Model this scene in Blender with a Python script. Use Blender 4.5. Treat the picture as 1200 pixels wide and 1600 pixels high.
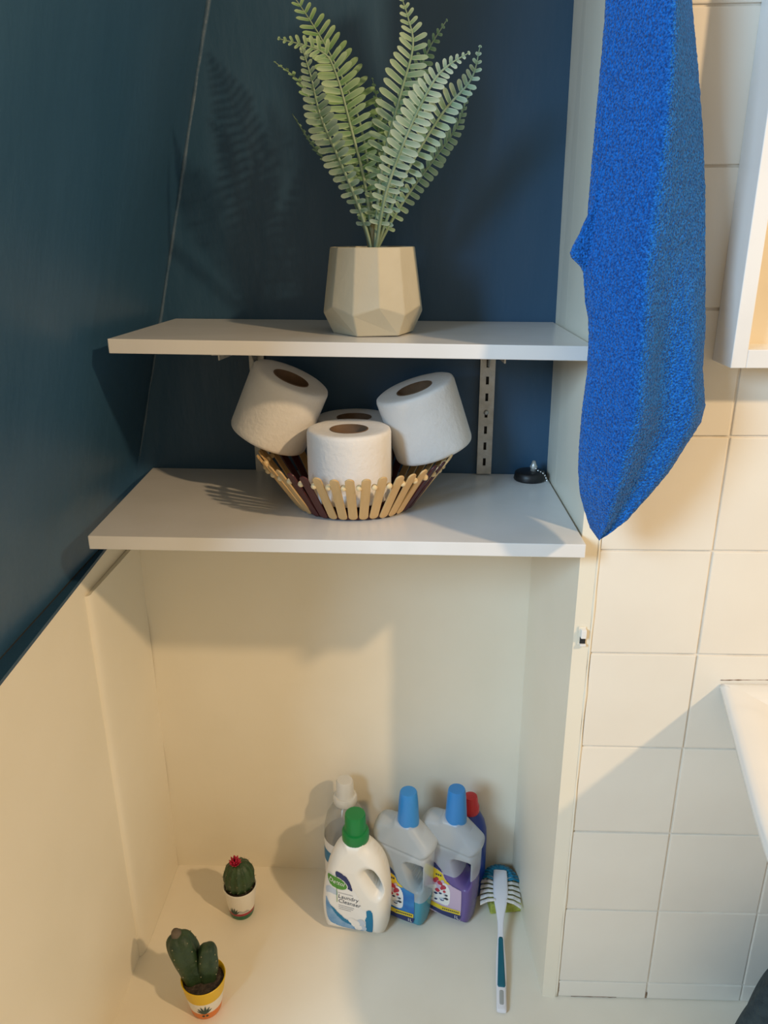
import bpy, bmesh, math, random
from math import sin, cos, pi, radians, sqrt
from mathutils import Vector, Matrix, noise
import numpy as np

for o in list(bpy.data.objects):
    bpy.data.objects.remove(o)
scene = bpy.context.scene
C = scene.collection
rnd = random.Random(7)

# ------------------------------------------------------------------ camera
cam = bpy.data.cameras.new('camera')
cam.sensor_fit = 'HORIZONTAL'
cam.sensor_width = 36.0
cam.lens = 1206.864 / 1200 * 36.0
cam.clip_start = 0.02
camo = bpy.data.objects.new('camera', cam)
C.objects.link(camo)
_r = Vector((0.99927729, 0.03753016, -0.00603143))
_u = Vector((-0.00707301, 0.33948623, 0.94058443))
_f = Vector((-0.03734787, 0.939862, -0.33950633))
camo.matrix_world = Matrix(((_r.x, _u.x, -_f.x, 0.0), (_r.y, _u.y, -_f.y, -1.18), (_r.z, _u.z, -_f.z, 1.169), (0, 0, 0, 1)))
scene.camera = camo

# ------------------------------------------------------------------ world, lights, exposure
world = bpy.data.worlds.new('world')
scene.world = world
world.use_nodes = True
bg = world.node_tree.nodes['Background']
bg.inputs[0].default_value = (1.0, 0.78, 0.50, 1)
bg.inputs[1].default_value = 0.47

lamp = bpy.data.lights.new('ceiling_lamp', 'POINT')
lamp.energy = 130
lamp.color = (1.0, 0.70, 0.40)
lamp.shadow_soft_size = 0.05
lampo = bpy.data.objects.new('ceiling_lamp', lamp)
lampo.location = (1.55, -1.60, 2.15)
C.objects.link(lampo)

win = bpy.data.lights.new('window_daylight', 'AREA')
win.shape = 'RECTANGLE'
win.size = 0.6
win.size_y = 0.6
win.energy = 44
win.color = (0.46, 0.73, 1.0)
wino = bpy.data.objects.new('window_daylight', win)
wino.location = (-1.20, -1.95, 1.68)
wino.rotation_euler = (Vector((0.25, -0.25, 0.95)) - wino.location).to_track_quat('-Z', 'Y').to_euler()
C.objects.link(wino)

vs = scene.view_settings
vs.view_transform = 'Standard'
vs.look = 'None'
vs.gamma = 1.0
vs.exposure = 0.0
vs.use_curve_mapping = False


# ------------------------------------------------------------------ materials
def srgb(r, g, b):
    f = lambda c: (c / 12.92 if c <= 0.04045 else ((c + 0.055) / 1.055) ** 2.4)
    return (f(r / 255), f(g / 255), f(b / 255), 1)


def nd(nt, t, **kw):
    n = nt.nodes.new(t)
    for k, v in kw.items():
        setattr(n, k, v)
    return n


def mat(name, col, rough=0.5, col2=None, scale=8.0, bump=0.0, bscale=60.0, spec=0.5, metal=0.0, coat=0.0,
        stretch=None, transmission=0.0, alpha=None, sheen=0.0, detail=4.0, sss=0.0):
    m = bpy.data.materials.new(name)
    m.use_nodes = True
    nt = m.node_tree
    p = nt.nodes['Principled BSDF']
    p.inputs['Base Color'].default_value = col
    p.inputs['Roughness'].default_value = rough
    p.inputs['Specular IOR Level'].default_value = spec
    p.inputs['Metallic'].default_value = metal
    p.inputs['Coat Weight'].default_value = coat
    p.inputs['Transmission Weight'].default_value = transmission
    if sheen:
        p.inputs['Sheen Weight'].default_value = sheen
    if sss:
        p.inputs['Subsurface Weight'].default_value = sss
        p.inputs['Subsurface Radius'].default_value = (0.01, 0.008, 0.005)
    tc = nd(nt, 'ShaderNodeTexCoord')
    src = tc.outputs['Object']
    if stretch:
        mp = nd(nt, 'ShaderNodeMapping')
        mp.inputs['Scale'].default_value = stretch
        nt.links.new(src, mp.inputs['Vector'])
        src = mp.outputs['Vector']
    if col2 is None:
        col2 = tuple(c * 0.93 for c in col[:3]) + (1,)
    nz = nd(nt, 'ShaderNodeTexNoise')
    nz.inputs['Scale'].default_value = scale
    nz.inputs['Detail'].default_value = detail
    nt.links.new(src, nz.inputs['Vector'])
    rp = nd(nt, 'ShaderNodeValToRGB')
    rp.color_ramp.elements[0].position = 0.35
    rp.color_ramp.elements[1].position = 0.65
    rp.color_ramp.elements[0].color = col
    rp.color_ramp.elements[1].color = col2
    nt.links.new(nz.outputs['Fac'], rp.inputs['Fac'])
    nt.links.new(rp.outputs['Color'], p.inputs['Base Color'])
    if bump:
        nb = nd(nt, 'ShaderNodeTexNoise')
        nb.inputs['Scale'].default_value = bscale
        nb.inputs['Detail'].default_value = 5
        nt.links.new(src, nb.inputs['Vector'])
        bp = nd(nt, 'ShaderNodeBump')
        bp.inputs['Strength'].default_value = bump
        bp.inputs['Distance'].default_value = 0.004
        nt.links.new(nb.outputs['Fac'], bp.inputs['Height'])
        nt.links.new(bp.outputs['Normal'], p.inputs['Normal'])
    if alpha is not None:
        out = nt.nodes['Material Output']
        tr = nd(nt, 'ShaderNodeBsdfTransparent')
        tr.inputs['Color'].default_value = (0.93, 0.95, 0.96, 1)
        mx = nd(nt, 'ShaderNodeMixShader')
        mx.inputs[0].default_value = alpha
        nt.links.new(tr.outputs[0], mx.inputs[1])
        nt.links.new(p.outputs[0], mx.inputs[2])
        nt.links.new(mx.outputs[0], out.inputs['Surface'])
    return m


M = {}
M['white_wall'] = mat('painted_plaster_white', (0.81, 0.755, 0.63, 1), 0.42, (0.78, 0.725, 0.595, 1), 5, 0.18, 22)
M['tile'] = mat('painted_tile', (0.80, 0.755, 0.665, 1), 0.33, (0.77, 0.72, 0.63, 1), 7, 0.10, 30)
M['grout'] = mat('painted_grout', (0.77, 0.72, 0.64, 1), 0.6, (0.66, 0.60, 0.51, 1), 30, 0.3, 120)
M['floor'] = mat('painted_floor', (0.81, 0.755, 0.64, 1), 0.4, (0.77, 0.71, 0.59, 1), 6, 0.12, 25)
M['blue_wall'] = mat('painted_plaster_navy', (0.023, 0.076, 0.146, 1), 0.42, (0.028, 0.085, 0.160, 1), 9, 0.5, 24, spec=0.5, stretch=(1.0, 1.0, 0.35))
M['blue_ledge'] = mat('painted_ledge_navy', (0.020, 0.068, 0.130, 1), 0.45, None, 9, 0.4, 40)
M['seam'] = mat('pale_plaster_seam', (0.075, 0.125, 0.185, 1), 0.5, (0.035, 0.085, 0.15, 1), 22, 0.4, 90)
M['shelf'] = mat('white_melamine', (0.74, 0.74, 0.74, 1), 0.24, (0.70, 0.70, 0.69, 1), 10, 0.05, 40)
M['metal'] = mat('grey_steel', (0.55, 0.55, 0.53, 1), 0.38, (0.42, 0.41, 0.38, 1), 60, 0.2, 200, metal=0.55)
M['dark'] = mat('recess_shade', (0.012, 0.013, 0.015, 1), 0.7)  # near-black colour standing in for shade in slots and gaps
M['pot'] = mat('stone_ceramic', (0.56, 0.51, 0.38, 1), 0.55, (0.52, 0.47, 0.345, 1), 14, 0.12, 90)
M['soil'] = mat('dark_soil', (0.030, 0.022, 0.016, 1), 0.95, (0.075, 0.055, 0.04, 1), 160, 1.0, 260)
M['stem'] = mat('fern_stem', (0.20, 0.31, 0.19, 1), 0.5, (0.30, 0.40, 0.28, 1), 30)
M['stem_base'] = mat('fern_stem_base', (0.26, 0.24, 0.13, 1), 0.6)
M['paper'] = mat('toilet_paper', (0.86, 0.85, 0.83, 1), 0.9, (0.83, 0.82, 0.80, 1), 30, 0.25, 160)
M['card'] = mat('brown_card', (0.22, 0.14, 0.085, 1), 0.85, (0.17, 0.105, 0.06, 1), 40)
M['wood'] = mat('pale_stick_wood', (0.66, 0.45, 0.21, 1), 0.5, (0.56, 0.36, 0.15, 1), 30, 0.12, 90, stretch=(2.5, 2.5, 0.5))
M['wood_pale'] = mat('pale_bead_wood', (0.78, 0.62, 0.36, 1), 0.5)
M['maroon'] = mat('maroon_stain', (0.075, 0.010, 0.012, 1), 0.45, (0.055, 0.008, 0.010, 1), 30, 0.1, 90)
M['rubber'] = mat('black_rubber', (0.008, 0.008, 0.009, 1), 0.45)
M['chrome'] = mat('chrome', (0.75, 0.75, 0.75, 1), 0.2, metal=1.0)
M['ceramic'] = mat('white_ceramic', (0.82, 0.80, 0.76, 1), 0.14, None, 4, 0, coat=0.3)
M['cab_white'] = mat('white_lacquer', (0.80, 0.80, 0.79, 1), 0.25)
M['cab_in'] = mat('cream_lining', (0.80, 0.72, 0.58, 1), 0.5)
M['hdpe'] = mat('white_bottle_plastic', (0.82, 0.79, 0.72, 1), 0.38, None, 6, sss=0.0)
M['green_cap'] = mat('green_plastic', (0.004, 0.20, 0.045, 1), 0.35)
M['blue_cap'] = mat('blue_plastic', (0.035, 0.25, 0.62, 1), 0.3, alpha=0.9)
M['milky'] = mat('milky_plastic', (0.66, 0.70, 0.72, 1), 0.28, None, 6, alpha=0.50)
M['milky_wet'] = mat('milky_plastic_wetted', (0.60, 0.66, 0.70, 1), 0.25, None, 6, alpha=0.10)
M['clear'] = mat('clear_plastic', (0.52, 0.50, 0.45, 1), 0.12, None, 6, alpha=0.38)
M['clear_cap'] = mat('frosted_white_plastic', (0.72, 0.70, 0.64, 1), 0.25, None, 6, alpha=0.85)
M['liq_blue'] = mat('blue_liquid', (0.0, 0.30, 0.43, 1), 0.25)
M['liq_purple'] = mat('purple_liquid', (0.11, 0.035, 0.27, 1), 0.25)
M['red'] = mat('red_plastic', (0.55, 0.012, 0.015, 1), 0.35)
M['navy'] = mat('navy_plastic', (0.008, 0.03, 0.22, 1), 0.35)
M['brush_white'] = mat('white_brush_plastic', (0.74, 0.74, 0.78, 1), 0.3)
M['brush_teal'] = mat('teal_rubber', (0.0, 0.115, 0.17, 1), 0.5)
M['brush_blue'] = mat('blue_bristle', (0.0, 0.14, 0.27, 1), 0.5, (0.0, 0.20, 0.34, 1), 200)
M['bristle'] = mat('white_bristle', (0.68, 0.66, 0.62, 1), 0.5, (0.55, 0.53, 0.50, 1), 200)
M['grey_plastic'] = mat('grey_plastic', (0.36, 0.37, 0.36, 1), 0.4)
M['sponge'] = mat('yellow_green_sponge', (0.42, 0.45, 0.085, 1), 0.9, (0.32, 0.37, 0.06, 1), 120, 0.8, 220)
M['cactus'] = mat('cactus_skin', (0.022, 0.052, 0.018, 1), 0.5, (0.035, 0.075, 0.022, 1), 60, 0.5, 120)
M['cactus_dark'] = mat('cactus_skin_dark', (0.014, 0.040, 0.022, 1), 0.5, (0.030, 0.062, 0.022, 1), 35, 0.5, 120)
M['cactus_dry'] = mat('dry_cactus_tip', (0.16, 0.13, 0.10, 1), 0.8, (0.10, 0.08, 0.06, 1), 60)
M['spine'] = mat('cactus_spine', (0.26, 0.25, 0.16, 1), 0.6)
M['flower'] = mat('magenta_petals', (0.52, 0.012, 0.065, 1), 0.6, (0.36, 0.006, 0.03, 1), 120)
M['pw'] = mat('pot_white', (0.78, 0.75, 0.68, 1), 0.4)
M['pg'] = mat('pot_green', (0.015, 0.13, 0.065, 1), 0.4)
M['pr'] = mat('pot_red', (0.36, 0.025, 0.05, 1), 0.4)
M['py'] = mat('pot_yellow', (0.72, 0.46, 0.01, 1), 0.4)
M['po'] = mat('pot_orange', (0.72, 0.20, 0.03, 1), 0.4)
M['pk'] = mat('pot_ink', (0.02, 0.06, 0.05, 1), 0.5)
M['l_white'] = mat('label_white', (0.80, 0.79, 0.76, 1), 0.4)
M['l_green'] = mat('label_green', (0.075, 0.27, 0.03, 1), 0.4)
M['l_navy'] = mat('label_navy', (0.012, 0.022, 0.11, 1), 0.4)
M['l_teal'] = mat('label_teal', (0.0, 0.17, 0.34, 1), 0.4)
M['l_sky'] = mat('label_sky', (0.28, 0.44, 0.62, 1), 0.4, (0.10, 0.27, 0.50, 1), 40)
M['l_pale'] = mat('label_pale_blue', (0.50, 0.58, 0.68, 1), 0.4)
M['l_ink'] = mat('label_ink', (0.03, 0.035, 0.05, 1), 0.5)
M['l_grey'] = mat('label_grey', (0.42, 0.42, 0.42, 1), 0.5)
M['l_yellow'] = mat('label_yellow', (0.72, 0.54, 0.02, 1), 0.4)
M['l_red'] = mat('label_red', (0.50, 0.015, 0.02, 1), 0.4, (0.40, 0.05, 0.10, 1), 90)
M['l_blue'] = mat('label_blue', (0.01, 0.11, 0.42, 1), 0.4, (0.03, 0.22, 0.50, 1), 40)
M['l_lilac'] = mat('label_lilac', (0.55, 0.42, 0.55, 1), 0.4)
M['cloth'] = mat('dark_teal_cloth', (0.018, 0.032, 0.040, 1), 0.95, (0.030, 0.048, 0.056, 1), 90, 0.8, 160)


def leaf_material():
    m = bpy.data.materials.new('fern_leaflet')
    m.use_nodes = True
    nt = m.node_tree
    p = nt.nodes['Principled BSDF']
    p.inputs['Roughness'].default_value = 0.5
    uv = nd(nt, 'ShaderNodeUVMap')
    sp = nd(nt, 'ShaderNodeSeparateXYZ')
    nt.links.new(uv.outputs[0], sp.inputs[0])
    # pale moulded edge: |v-0.5| and towards the tip
    a = nd(nt, 'ShaderNodeMath', operation='SUBTRACT'); a.inputs[1].default_value = 0.5
    nt.links.new(sp.outputs['Y'], a.inputs[0])
    b = nd(nt, 'ShaderNodeMath', operation='ABSOLUTE'); nt.links.new(a.outputs[0], b.inputs[0])
    e = nd(nt, 'ShaderNodeMapRange'); e.inputs[1].default_value = 0.22; e.inputs[2].default_value = 0.5
    nt.links.new(b.outputs[0], e.inputs[0])
    t = nd(nt, 'ShaderNodeMapRange'); t.inputs[1].default_value = 0.2; t.inputs[2].default_value = 1.0
    t.inputs[4].default_value = 0.7
    nt.links.new(sp.outputs['X'], t.inputs[0])
    mx = nd(nt, 'ShaderNodeMath', operation='MAXIMUM')
    nt.links.new(e.outputs[0], mx.inputs[0]); nt.links.new(t.outputs[0], mx.inputs[1])
    oi = nd(nt, 'ShaderNodeObjectInfo')
    sc_ = nd(nt, 'ShaderNodeSeparateColor')
    nt.links.new(oi.outputs['Color'], sc_.inputs[0])
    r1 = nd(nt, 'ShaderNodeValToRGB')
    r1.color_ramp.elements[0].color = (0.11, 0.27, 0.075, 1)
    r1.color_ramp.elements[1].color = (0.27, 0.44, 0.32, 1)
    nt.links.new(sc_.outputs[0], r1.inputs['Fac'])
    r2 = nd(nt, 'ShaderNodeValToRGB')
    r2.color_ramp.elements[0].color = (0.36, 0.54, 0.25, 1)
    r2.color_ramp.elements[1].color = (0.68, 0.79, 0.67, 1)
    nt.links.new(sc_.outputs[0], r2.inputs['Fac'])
    mc = nd(nt, 'ShaderNodeMix', data_type='RGBA')
    nt.links.new(mx.outputs[0], mc.inputs['Factor'])
    nt.links.new(r1.outputs[0], mc.inputs['A']); nt.links.new(r2.outputs[0], mc.inputs['B'])
    nt.links.new(mc.outputs['Result'], p.inputs['Base Color'])
    tl = nd(nt, 'ShaderNodeBsdfTranslucent')
    nt.links.new(mc.outputs['Result'], tl.inputs['Color'])
    ms = nd(nt, 'ShaderNodeMixShader'); ms.inputs[0].default_value = 0.2
    nt.links.new(p.outputs[0], ms.inputs[1]); nt.links.new(tl.outputs[0], ms.inputs[2])
    nt.links.new(ms.outputs[0], nt.nodes['Material Output'].inputs['Surface'])
    return m


M['leaf'] = leaf_material()


def towel_material():
    m = bpy.data.materials.new('blue_terry')
    m.use_nodes = True
    nt = m.node_tree
    p = nt.nodes['Principled BSDF']
    p.inputs['Roughness'].default_value = 0.95
    p.inputs['Specular IOR Level'].default_value = 0.15
    p.inputs['Sheen Weight'].default_value = 0.12
    p.inputs['Sheen Roughness'].default_value = 0.5
    p.inputs['Sheen Tint'].default_value = (0.85, 0.9, 1.0, 1)
    tc = nd(nt, 'ShaderNodeTexCoord')
    v = nd(nt, 'ShaderNodeTexNoise'); v.inputs['Scale'].default_value = 480; v.inputs['Detail'].default_value = 3
    nt.links.new(tc.outputs['Object'], v.inputs['Vector'])
    rp = nd(nt, 'ShaderNodeValToRGB')
    rp.color_ramp.elements[0].position = 0.36; rp.color_ramp.elements[1].position = 0.66
    rp.color_ramp.elements[0].color = (0.003, 0.062, 0.28, 1)
    rp.color_ramp.elements[1].color = (0.013, 0.190, 0.70, 1)
    nt.links.new(v.outputs['Fac'], rp.inputs['Fac'])
    nt.links.new(rp.outputs[0], p.inputs['Base Color'])
    v2 = nd(nt, 'ShaderNodeTexVoronoi'); v2.inputs['Scale'].default_value = 430
    nt.links.new(tc.outputs['Object'], v2.inputs['Vector'])
    bp = nd(nt, 'ShaderNodeBump'); bp.inputs['Strength'].default_value = 0.9; bp.inputs['Distance'].default_value = 0.003
    bp.invert = True
    nt.links.new(v2.outputs['Distance'], bp.inputs['Height'])
    nt.links.new(bp.outputs[0], p.inputs['Normal'])
    return m


M['towel'] = towel_material()


# ------------------------------------------------------------------ helpers
def link(name, me, parent=None, mats=None, smooth=False, loc=None):
    o = bpy.data.objects.new(name, me)
    C.objects.link(o)
    if mats is not None:
        for k in (mats if isinstance(mats, (list, tuple)) else [mats]):
            me.materials.append(M[k])
    if smooth:
        me.polygons.foreach_set('use_smooth', [True] * len(me.polygons))
    if parent:
        o.parent = parent
    if loc is not None:
        o.location = loc
    return o


def pyd(name, verts, faces, parent=None, mats=None, smooth=False, loc=None, midx=None):
    me = bpy.data.meshes.new(name)
    me.from_pydata([tuple(v) for v in verts], [], faces)
    o = link(name, me, parent, mats, smooth, loc)
    if midx is not None:
        me.polygons.foreach_set('material_index', midx)
    me.update()
    return o


def from_bm(name, bm, parent=None, mats=None, smooth=False, loc=None):
    me = bpy.data.meshes.new(name)
    bmesh.ops.recalc_face_normals(bm, faces=bm.faces[:])
    bm.to_mesh(me)
    bm.free()
    return link(name, me, parent, mats, smooth, loc)


def tag(o, label=None, cat=None, group=None, kind=None):
    if label: o['label'] = label
    if cat: o['category'] = cat
    if group: o['group'] = group
    if kind: o['kind'] = kind
    return o


def thing(name, label, cat, loc=(0, 0, 0), rot=(0, 0, 0), group=None):
    o = bpy.data.objects.new(name, None)
    o.empty_display_size = 0.02
    C.objects.link(o)
    o.location = loc
    o.rotation_euler = rot
    return tag(o, label, cat, group)


def box8(bm, P, bevel=0.0):
    """P: 8 points, bottom 4 ccw then top 4 ccw"""
    vs_ = [bm.verts.new(p) for p in P]
    for f in ((3, 2, 1, 0), (4, 5, 6, 7), (0, 1, 5, 4), (1, 2, 6, 5), (2, 3, 7, 6), (3, 0, 4, 7)):
        bm.faces.new([vs_[i] for i in f])
    return vs_


def box(bm, x0, x1, y0, y1, z0, z1):
    return box8(bm, [(x0, y0, z0), (x1, y0, z0), (x1, y1, z0), (x0, y1, z0), (x0, y0, z1), (x1, y0, z1), (x1, y1, z1), (x0, y1, z1)])


def bevel_all(bm, w, seg=2):
    bmesh.ops.bevel(bm, geom=bm.edges[:], offset=w, segments=seg, profile=0.6, affect='EDGES')


def box_obj(name, dims, parent=None, mats=None, bev=0.0, seg=2, loc=None):
    bm = bmesh.new()
    box(bm, *dims)
    if bev:
        bevel_all(bm, bev, seg)
    return from_bm(name, bm, parent, mats, False, loc)


def lathe(prof, seg=48, rfun=None):
    """prof: list of (r,z) -> verts, faces. r=0 ends are closed."""
    V, F = [], []
    rows = []
    for (r, z) in prof:
        if r <= 1e-6:
            rows.append([len(V)])
            V.append((0, 0, z))
        else:
            row = []
            for i in range(seg):
                a = 2 * pi * i / seg
                k = rfun(a, z, r) if rfun else r
                row.append(len(V))
                V.append((k * cos(a), k * sin(a), z))
            rows.append(row)
    for A, B in zip(rows[:-1], rows[1:]):
        for i in range(seg):
            j = (i + 1) % seg
            if len(A) == 1 and len(B) == 1:
                continue
            if len(A) == 1:
                F.append((A[0], B[j], B[i]))
            elif len(B) == 1:
                F.append((A[i], A[j], B[0]))
            else:
                F.append((A[i], A[j], B[j], B[i]))
    return V, F


def lathe_obj(name, prof, parent=None, mats=None, seg=48, loc=None, smooth=True, rfun=None, midx=None):
    V, F = lathe(prof, seg, rfun)
    o = pyd(name, V, F, parent, mats, smooth, loc)
    return o


def auto_smooth(o, ang=40):
    me = o.data
    bm = bmesh.new()
    bm.from_mesh(me)
    for e in bm.edges:
        if len(e.link_faces) == 2 and e.calc_face_angle(0) > radians(ang):
            e.smooth = False
    for f in bm.faces:
        f.smooth = True
    bm.to_mesh(me)
    bm.free()
    return o


def crom(pts, n, closed=False):
    """Catmull-Rom through pts, n samples per span"""
    pts = [np.array(p, float) for p in pts]
    N = len(pts)
    out = []
    spans = N if closed else N - 1
    for i in range(spans):
        if closed:
            p0, p1, p2, p3 = pts[(i - 1) % N], pts[i], pts[(i + 1) % N], pts[(i + 2) % N]
        else:
            p1, p2 = pts[i], pts[i + 1]
            p0 = pts[i - 1] if i > 0 else 2 * p1 - p2
            p3 = pts[i + 2] if i + 2 < N else 2 * p2 - p1
        for k in range(n):
            t = k / n
            out.append(0.5 * ((2 * p1) + (-p0 + p2) * t + (2 * p0 - 5 * p1 + 4 * p2 - p3) * t * t + (-p0 + 3 * p1 - 3 * p2 + p3) * t ** 3))
    if not closed:
        out.append(pts[-1])
    return out


def tube(path, radii, seg=8, cap=True):
    """verts, faces of a tube along a list of 3D points"""
    V, F = [], []
    n = len(path)
    path = [Vector(p) for p in path]
    ref = Vector((0.13, -0.9, 0.3)).normalized()
    for i, p in enumerate(path):
        T = (path[min(i + 1, n - 1)] - path[max(i - 1, 0)]).normalized()
        A = ref - T * ref.dot(T)
        if A.length < 1e-4:
            A = T.orthogonal()
        A.normalize()
        B = T.cross(A)
        r = radii[i] if isinstance(radii, (list, tuple)) else radii
        for k in range(seg):
            a = 2 * pi * k / seg
            V.append(tuple(p + A * (r * cos(a)) + B * (r * sin(a))))
    for i in range(n - 1):
        for k in range(seg):
            j = (k + 1) % seg
            F.append((i * seg + k, i * seg + j, (i + 1) * seg + j, (i + 1) * seg + k))
    if cap:
        F.append(tuple(range(seg))[::-1])
        F.append(tuple((n - 1) * seg + k for k in range(seg)))
    return V, F


# 2D regions: signed distance (positive inside) on numpy arrays
def sd_poly(poly, X, Z):
    P = np.array(poly, float)
    Q = np.roll(P, -1, axis=0)
    d2 = np.full(X.shape, 1e9)
    ins = np.zeros(X.shape, bool)
    for (ax, az), (bx, bz) in zip(P, Q):
        ex, ez = bx - ax, bz - az
        L = ex * ex + ez * ez + 1e-18
        t = np.clip(((X - ax) * ex + (Z - az) * ez) / L, 0, 1)
        d2 = np.minimum(d2, (X - ax - t * ex) ** 2 + (Z - az - t * ez) ** 2)
        c = ((az > Z) != (bz > Z))
        with np.errstate(divide='ignore', invalid='ignore'):
            xi = ax + (Z - az) / (bz - az if abs(bz - az) > 1e-15 else 1e-15) * ex
        ins ^= (c & (X < xi))
    return np.where(ins, 1, -1) * np.sqrt(d2)


def region(sdf, bounds, h):
    """grid mesh of {sdf>0}; boundary vertices are moved onto the outline. -> pts(N,2), quads"""
    x0, x1, z0, z1 = bounds
    nx, nz_ = int(math.ceil((x1 - x0) / h)) + 3, int(math.ceil((z1 - z0) / h)) + 3
    gx = x0 - h + h * np.arange(nx)
    gz = z0 - h + h * np.arange(nz_)
    X, Z = np.meshgrid(gx, gz)
    D = sdf(X, Z)
    keep = D > -0.5 * h
    e = h * 0.2
    near = keep & (D < 0.55 * h)
    for _ in range(3):
        GX = (sdf(X + e, Z) - sdf(X - e, Z)) / (2 * e)
        GZ = (sdf(X, Z + e) - sdf(X, Z - e)) / (2 * e)
        G = np.maximum(GX ** 2 + GZ ** 2, 0.2)
        Dn = sdf(X, Z)
        X = np.where(near, X - GX * Dn / G, X)
        Z = np.where(near, Z - GZ * Dn / G, Z)
    idx = -np.ones(X.shape, int)
    cell = keep[:-1, :-1] & keep[1:, :-1] & keep[:-1, 1:] & keep[1:, 1:]
    used = np.zeros(X.shape, bool)
    for a in (0, 1):
        for b in (0, 1):
            used[a:nz_ - 1 + a, b:nx - 1 + b] |= cell
    idx[used] = np.arange(used.sum())
    pts = np.stack([X[used], Z[used]], 1)
    cz, cx = np.nonzero(cell)
    quads = np.stack([idx[cz, cx], idx[cz, cx + 1], idx[cz + 1, cx + 1], idx[cz + 1, cx]], 1)
    return pts, quads.tolist()


def boundary_edges(quads):
    cnt = {}
    for q in quads:
        for i in range(4):
            a, b = q[i], q[(i + 1) % 4]
            if (b, a) in cnt:
                del cnt[(b, a)]
            else:
                cnt[(a, b)] = 1
    return list(cnt)


def puffy(name, sdf, half, bounds, h, parent, mats, smooth=True):
    """closed solid: front/back sheets at y=-/+half(x,z) over the region"""
    pts, quads = region(sdf, bounds, h)
    n = len(pts)
    t = half(pts[:, 0], pts[:, 1])
    V = [(x, -y, z) for (x, z), y in zip(pts, t)] + [(x, y, z) for (x, z), y in zip(pts, t)]
    F = [tuple(q) for q in quads] + [tuple(i + n for i in q[::-1]) for q in quads]
    for a, b in boundary_edges(quads):
        F.append((b, a, a + n, b + n))
    bm = bmesh.new()
    bv = [bm.verts.new(v) for v in V]
    for f in F:
        bm.faces.new([bv[i] for i in f])
    bmesh.ops.remove_doubles(bm, verts=bm.verts[:], dist=2e-5)
    return from_bm(name, bm, parent, mats, smooth)


def decal(name, poly, surf, off, parent, mt, h=0.0016, smooth_n=0):
    """thin printed patch lying on a bottle's front surface; poly in (x,z)"""
    if smooth_n:
        poly = crom(poly, smooth_n, True)
    P = np.array(poly)
    b = (P[:, 0].min(), P[:, 0].max(), P[:, 1].min(), P[:, 1].max())
    h = min(h, (b[1] - b[0]) / 3, (b[3] - b[2]) / 3)
    pts, quads = region(lambda X, Z: sd_poly(poly, X, Z), b, h)
    y = surf(pts[:, 0], pts[:, 1])
    V = [(x, -(yy + off), z) for (x, z), yy in zip(pts, y)]
    return pyd(name, V, quads, parent, mt, True)


def text(name, s, x, z, size, surf, off, parent, mt, rot=0.0, shear=0.0, align='LEFT', sx=1.0):
    cu = bpy.data.curves.new('t', 'FONT')
    cu.body = s
    cu.size = size
    cu.align_x = align
    cu.shear = shear
    cu.resolution_u = 2
    ob = bpy.data.objects.new('t', cu)
    C.objects.link(ob)
    dg = bpy.context.evaluated_depsgraph_get()
    dg.update()
    me0 = bpy.data.meshes.new_from_object(ob.evaluated_get(dg))
    bpy.data.objects.remove(ob)
    co = np.array([v.co[:] for v in me0.vertices])
    faces = [tuple(p.vertices) for p in me0.polygons]
    bpy.data.meshes.remove(me0)
    px = co[:, 0] * sx
    X = x + px * cos(rot) - co[:, 1] * sin(rot)
    Z = z + px * sin(rot) + co[:, 1] * cos(rot)
    Y = surf(X, Z)
    return pyd(name, [(a, -(b + off), c) for a, b, c in zip(X, Y, Z)], faces, parent, mt)


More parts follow.
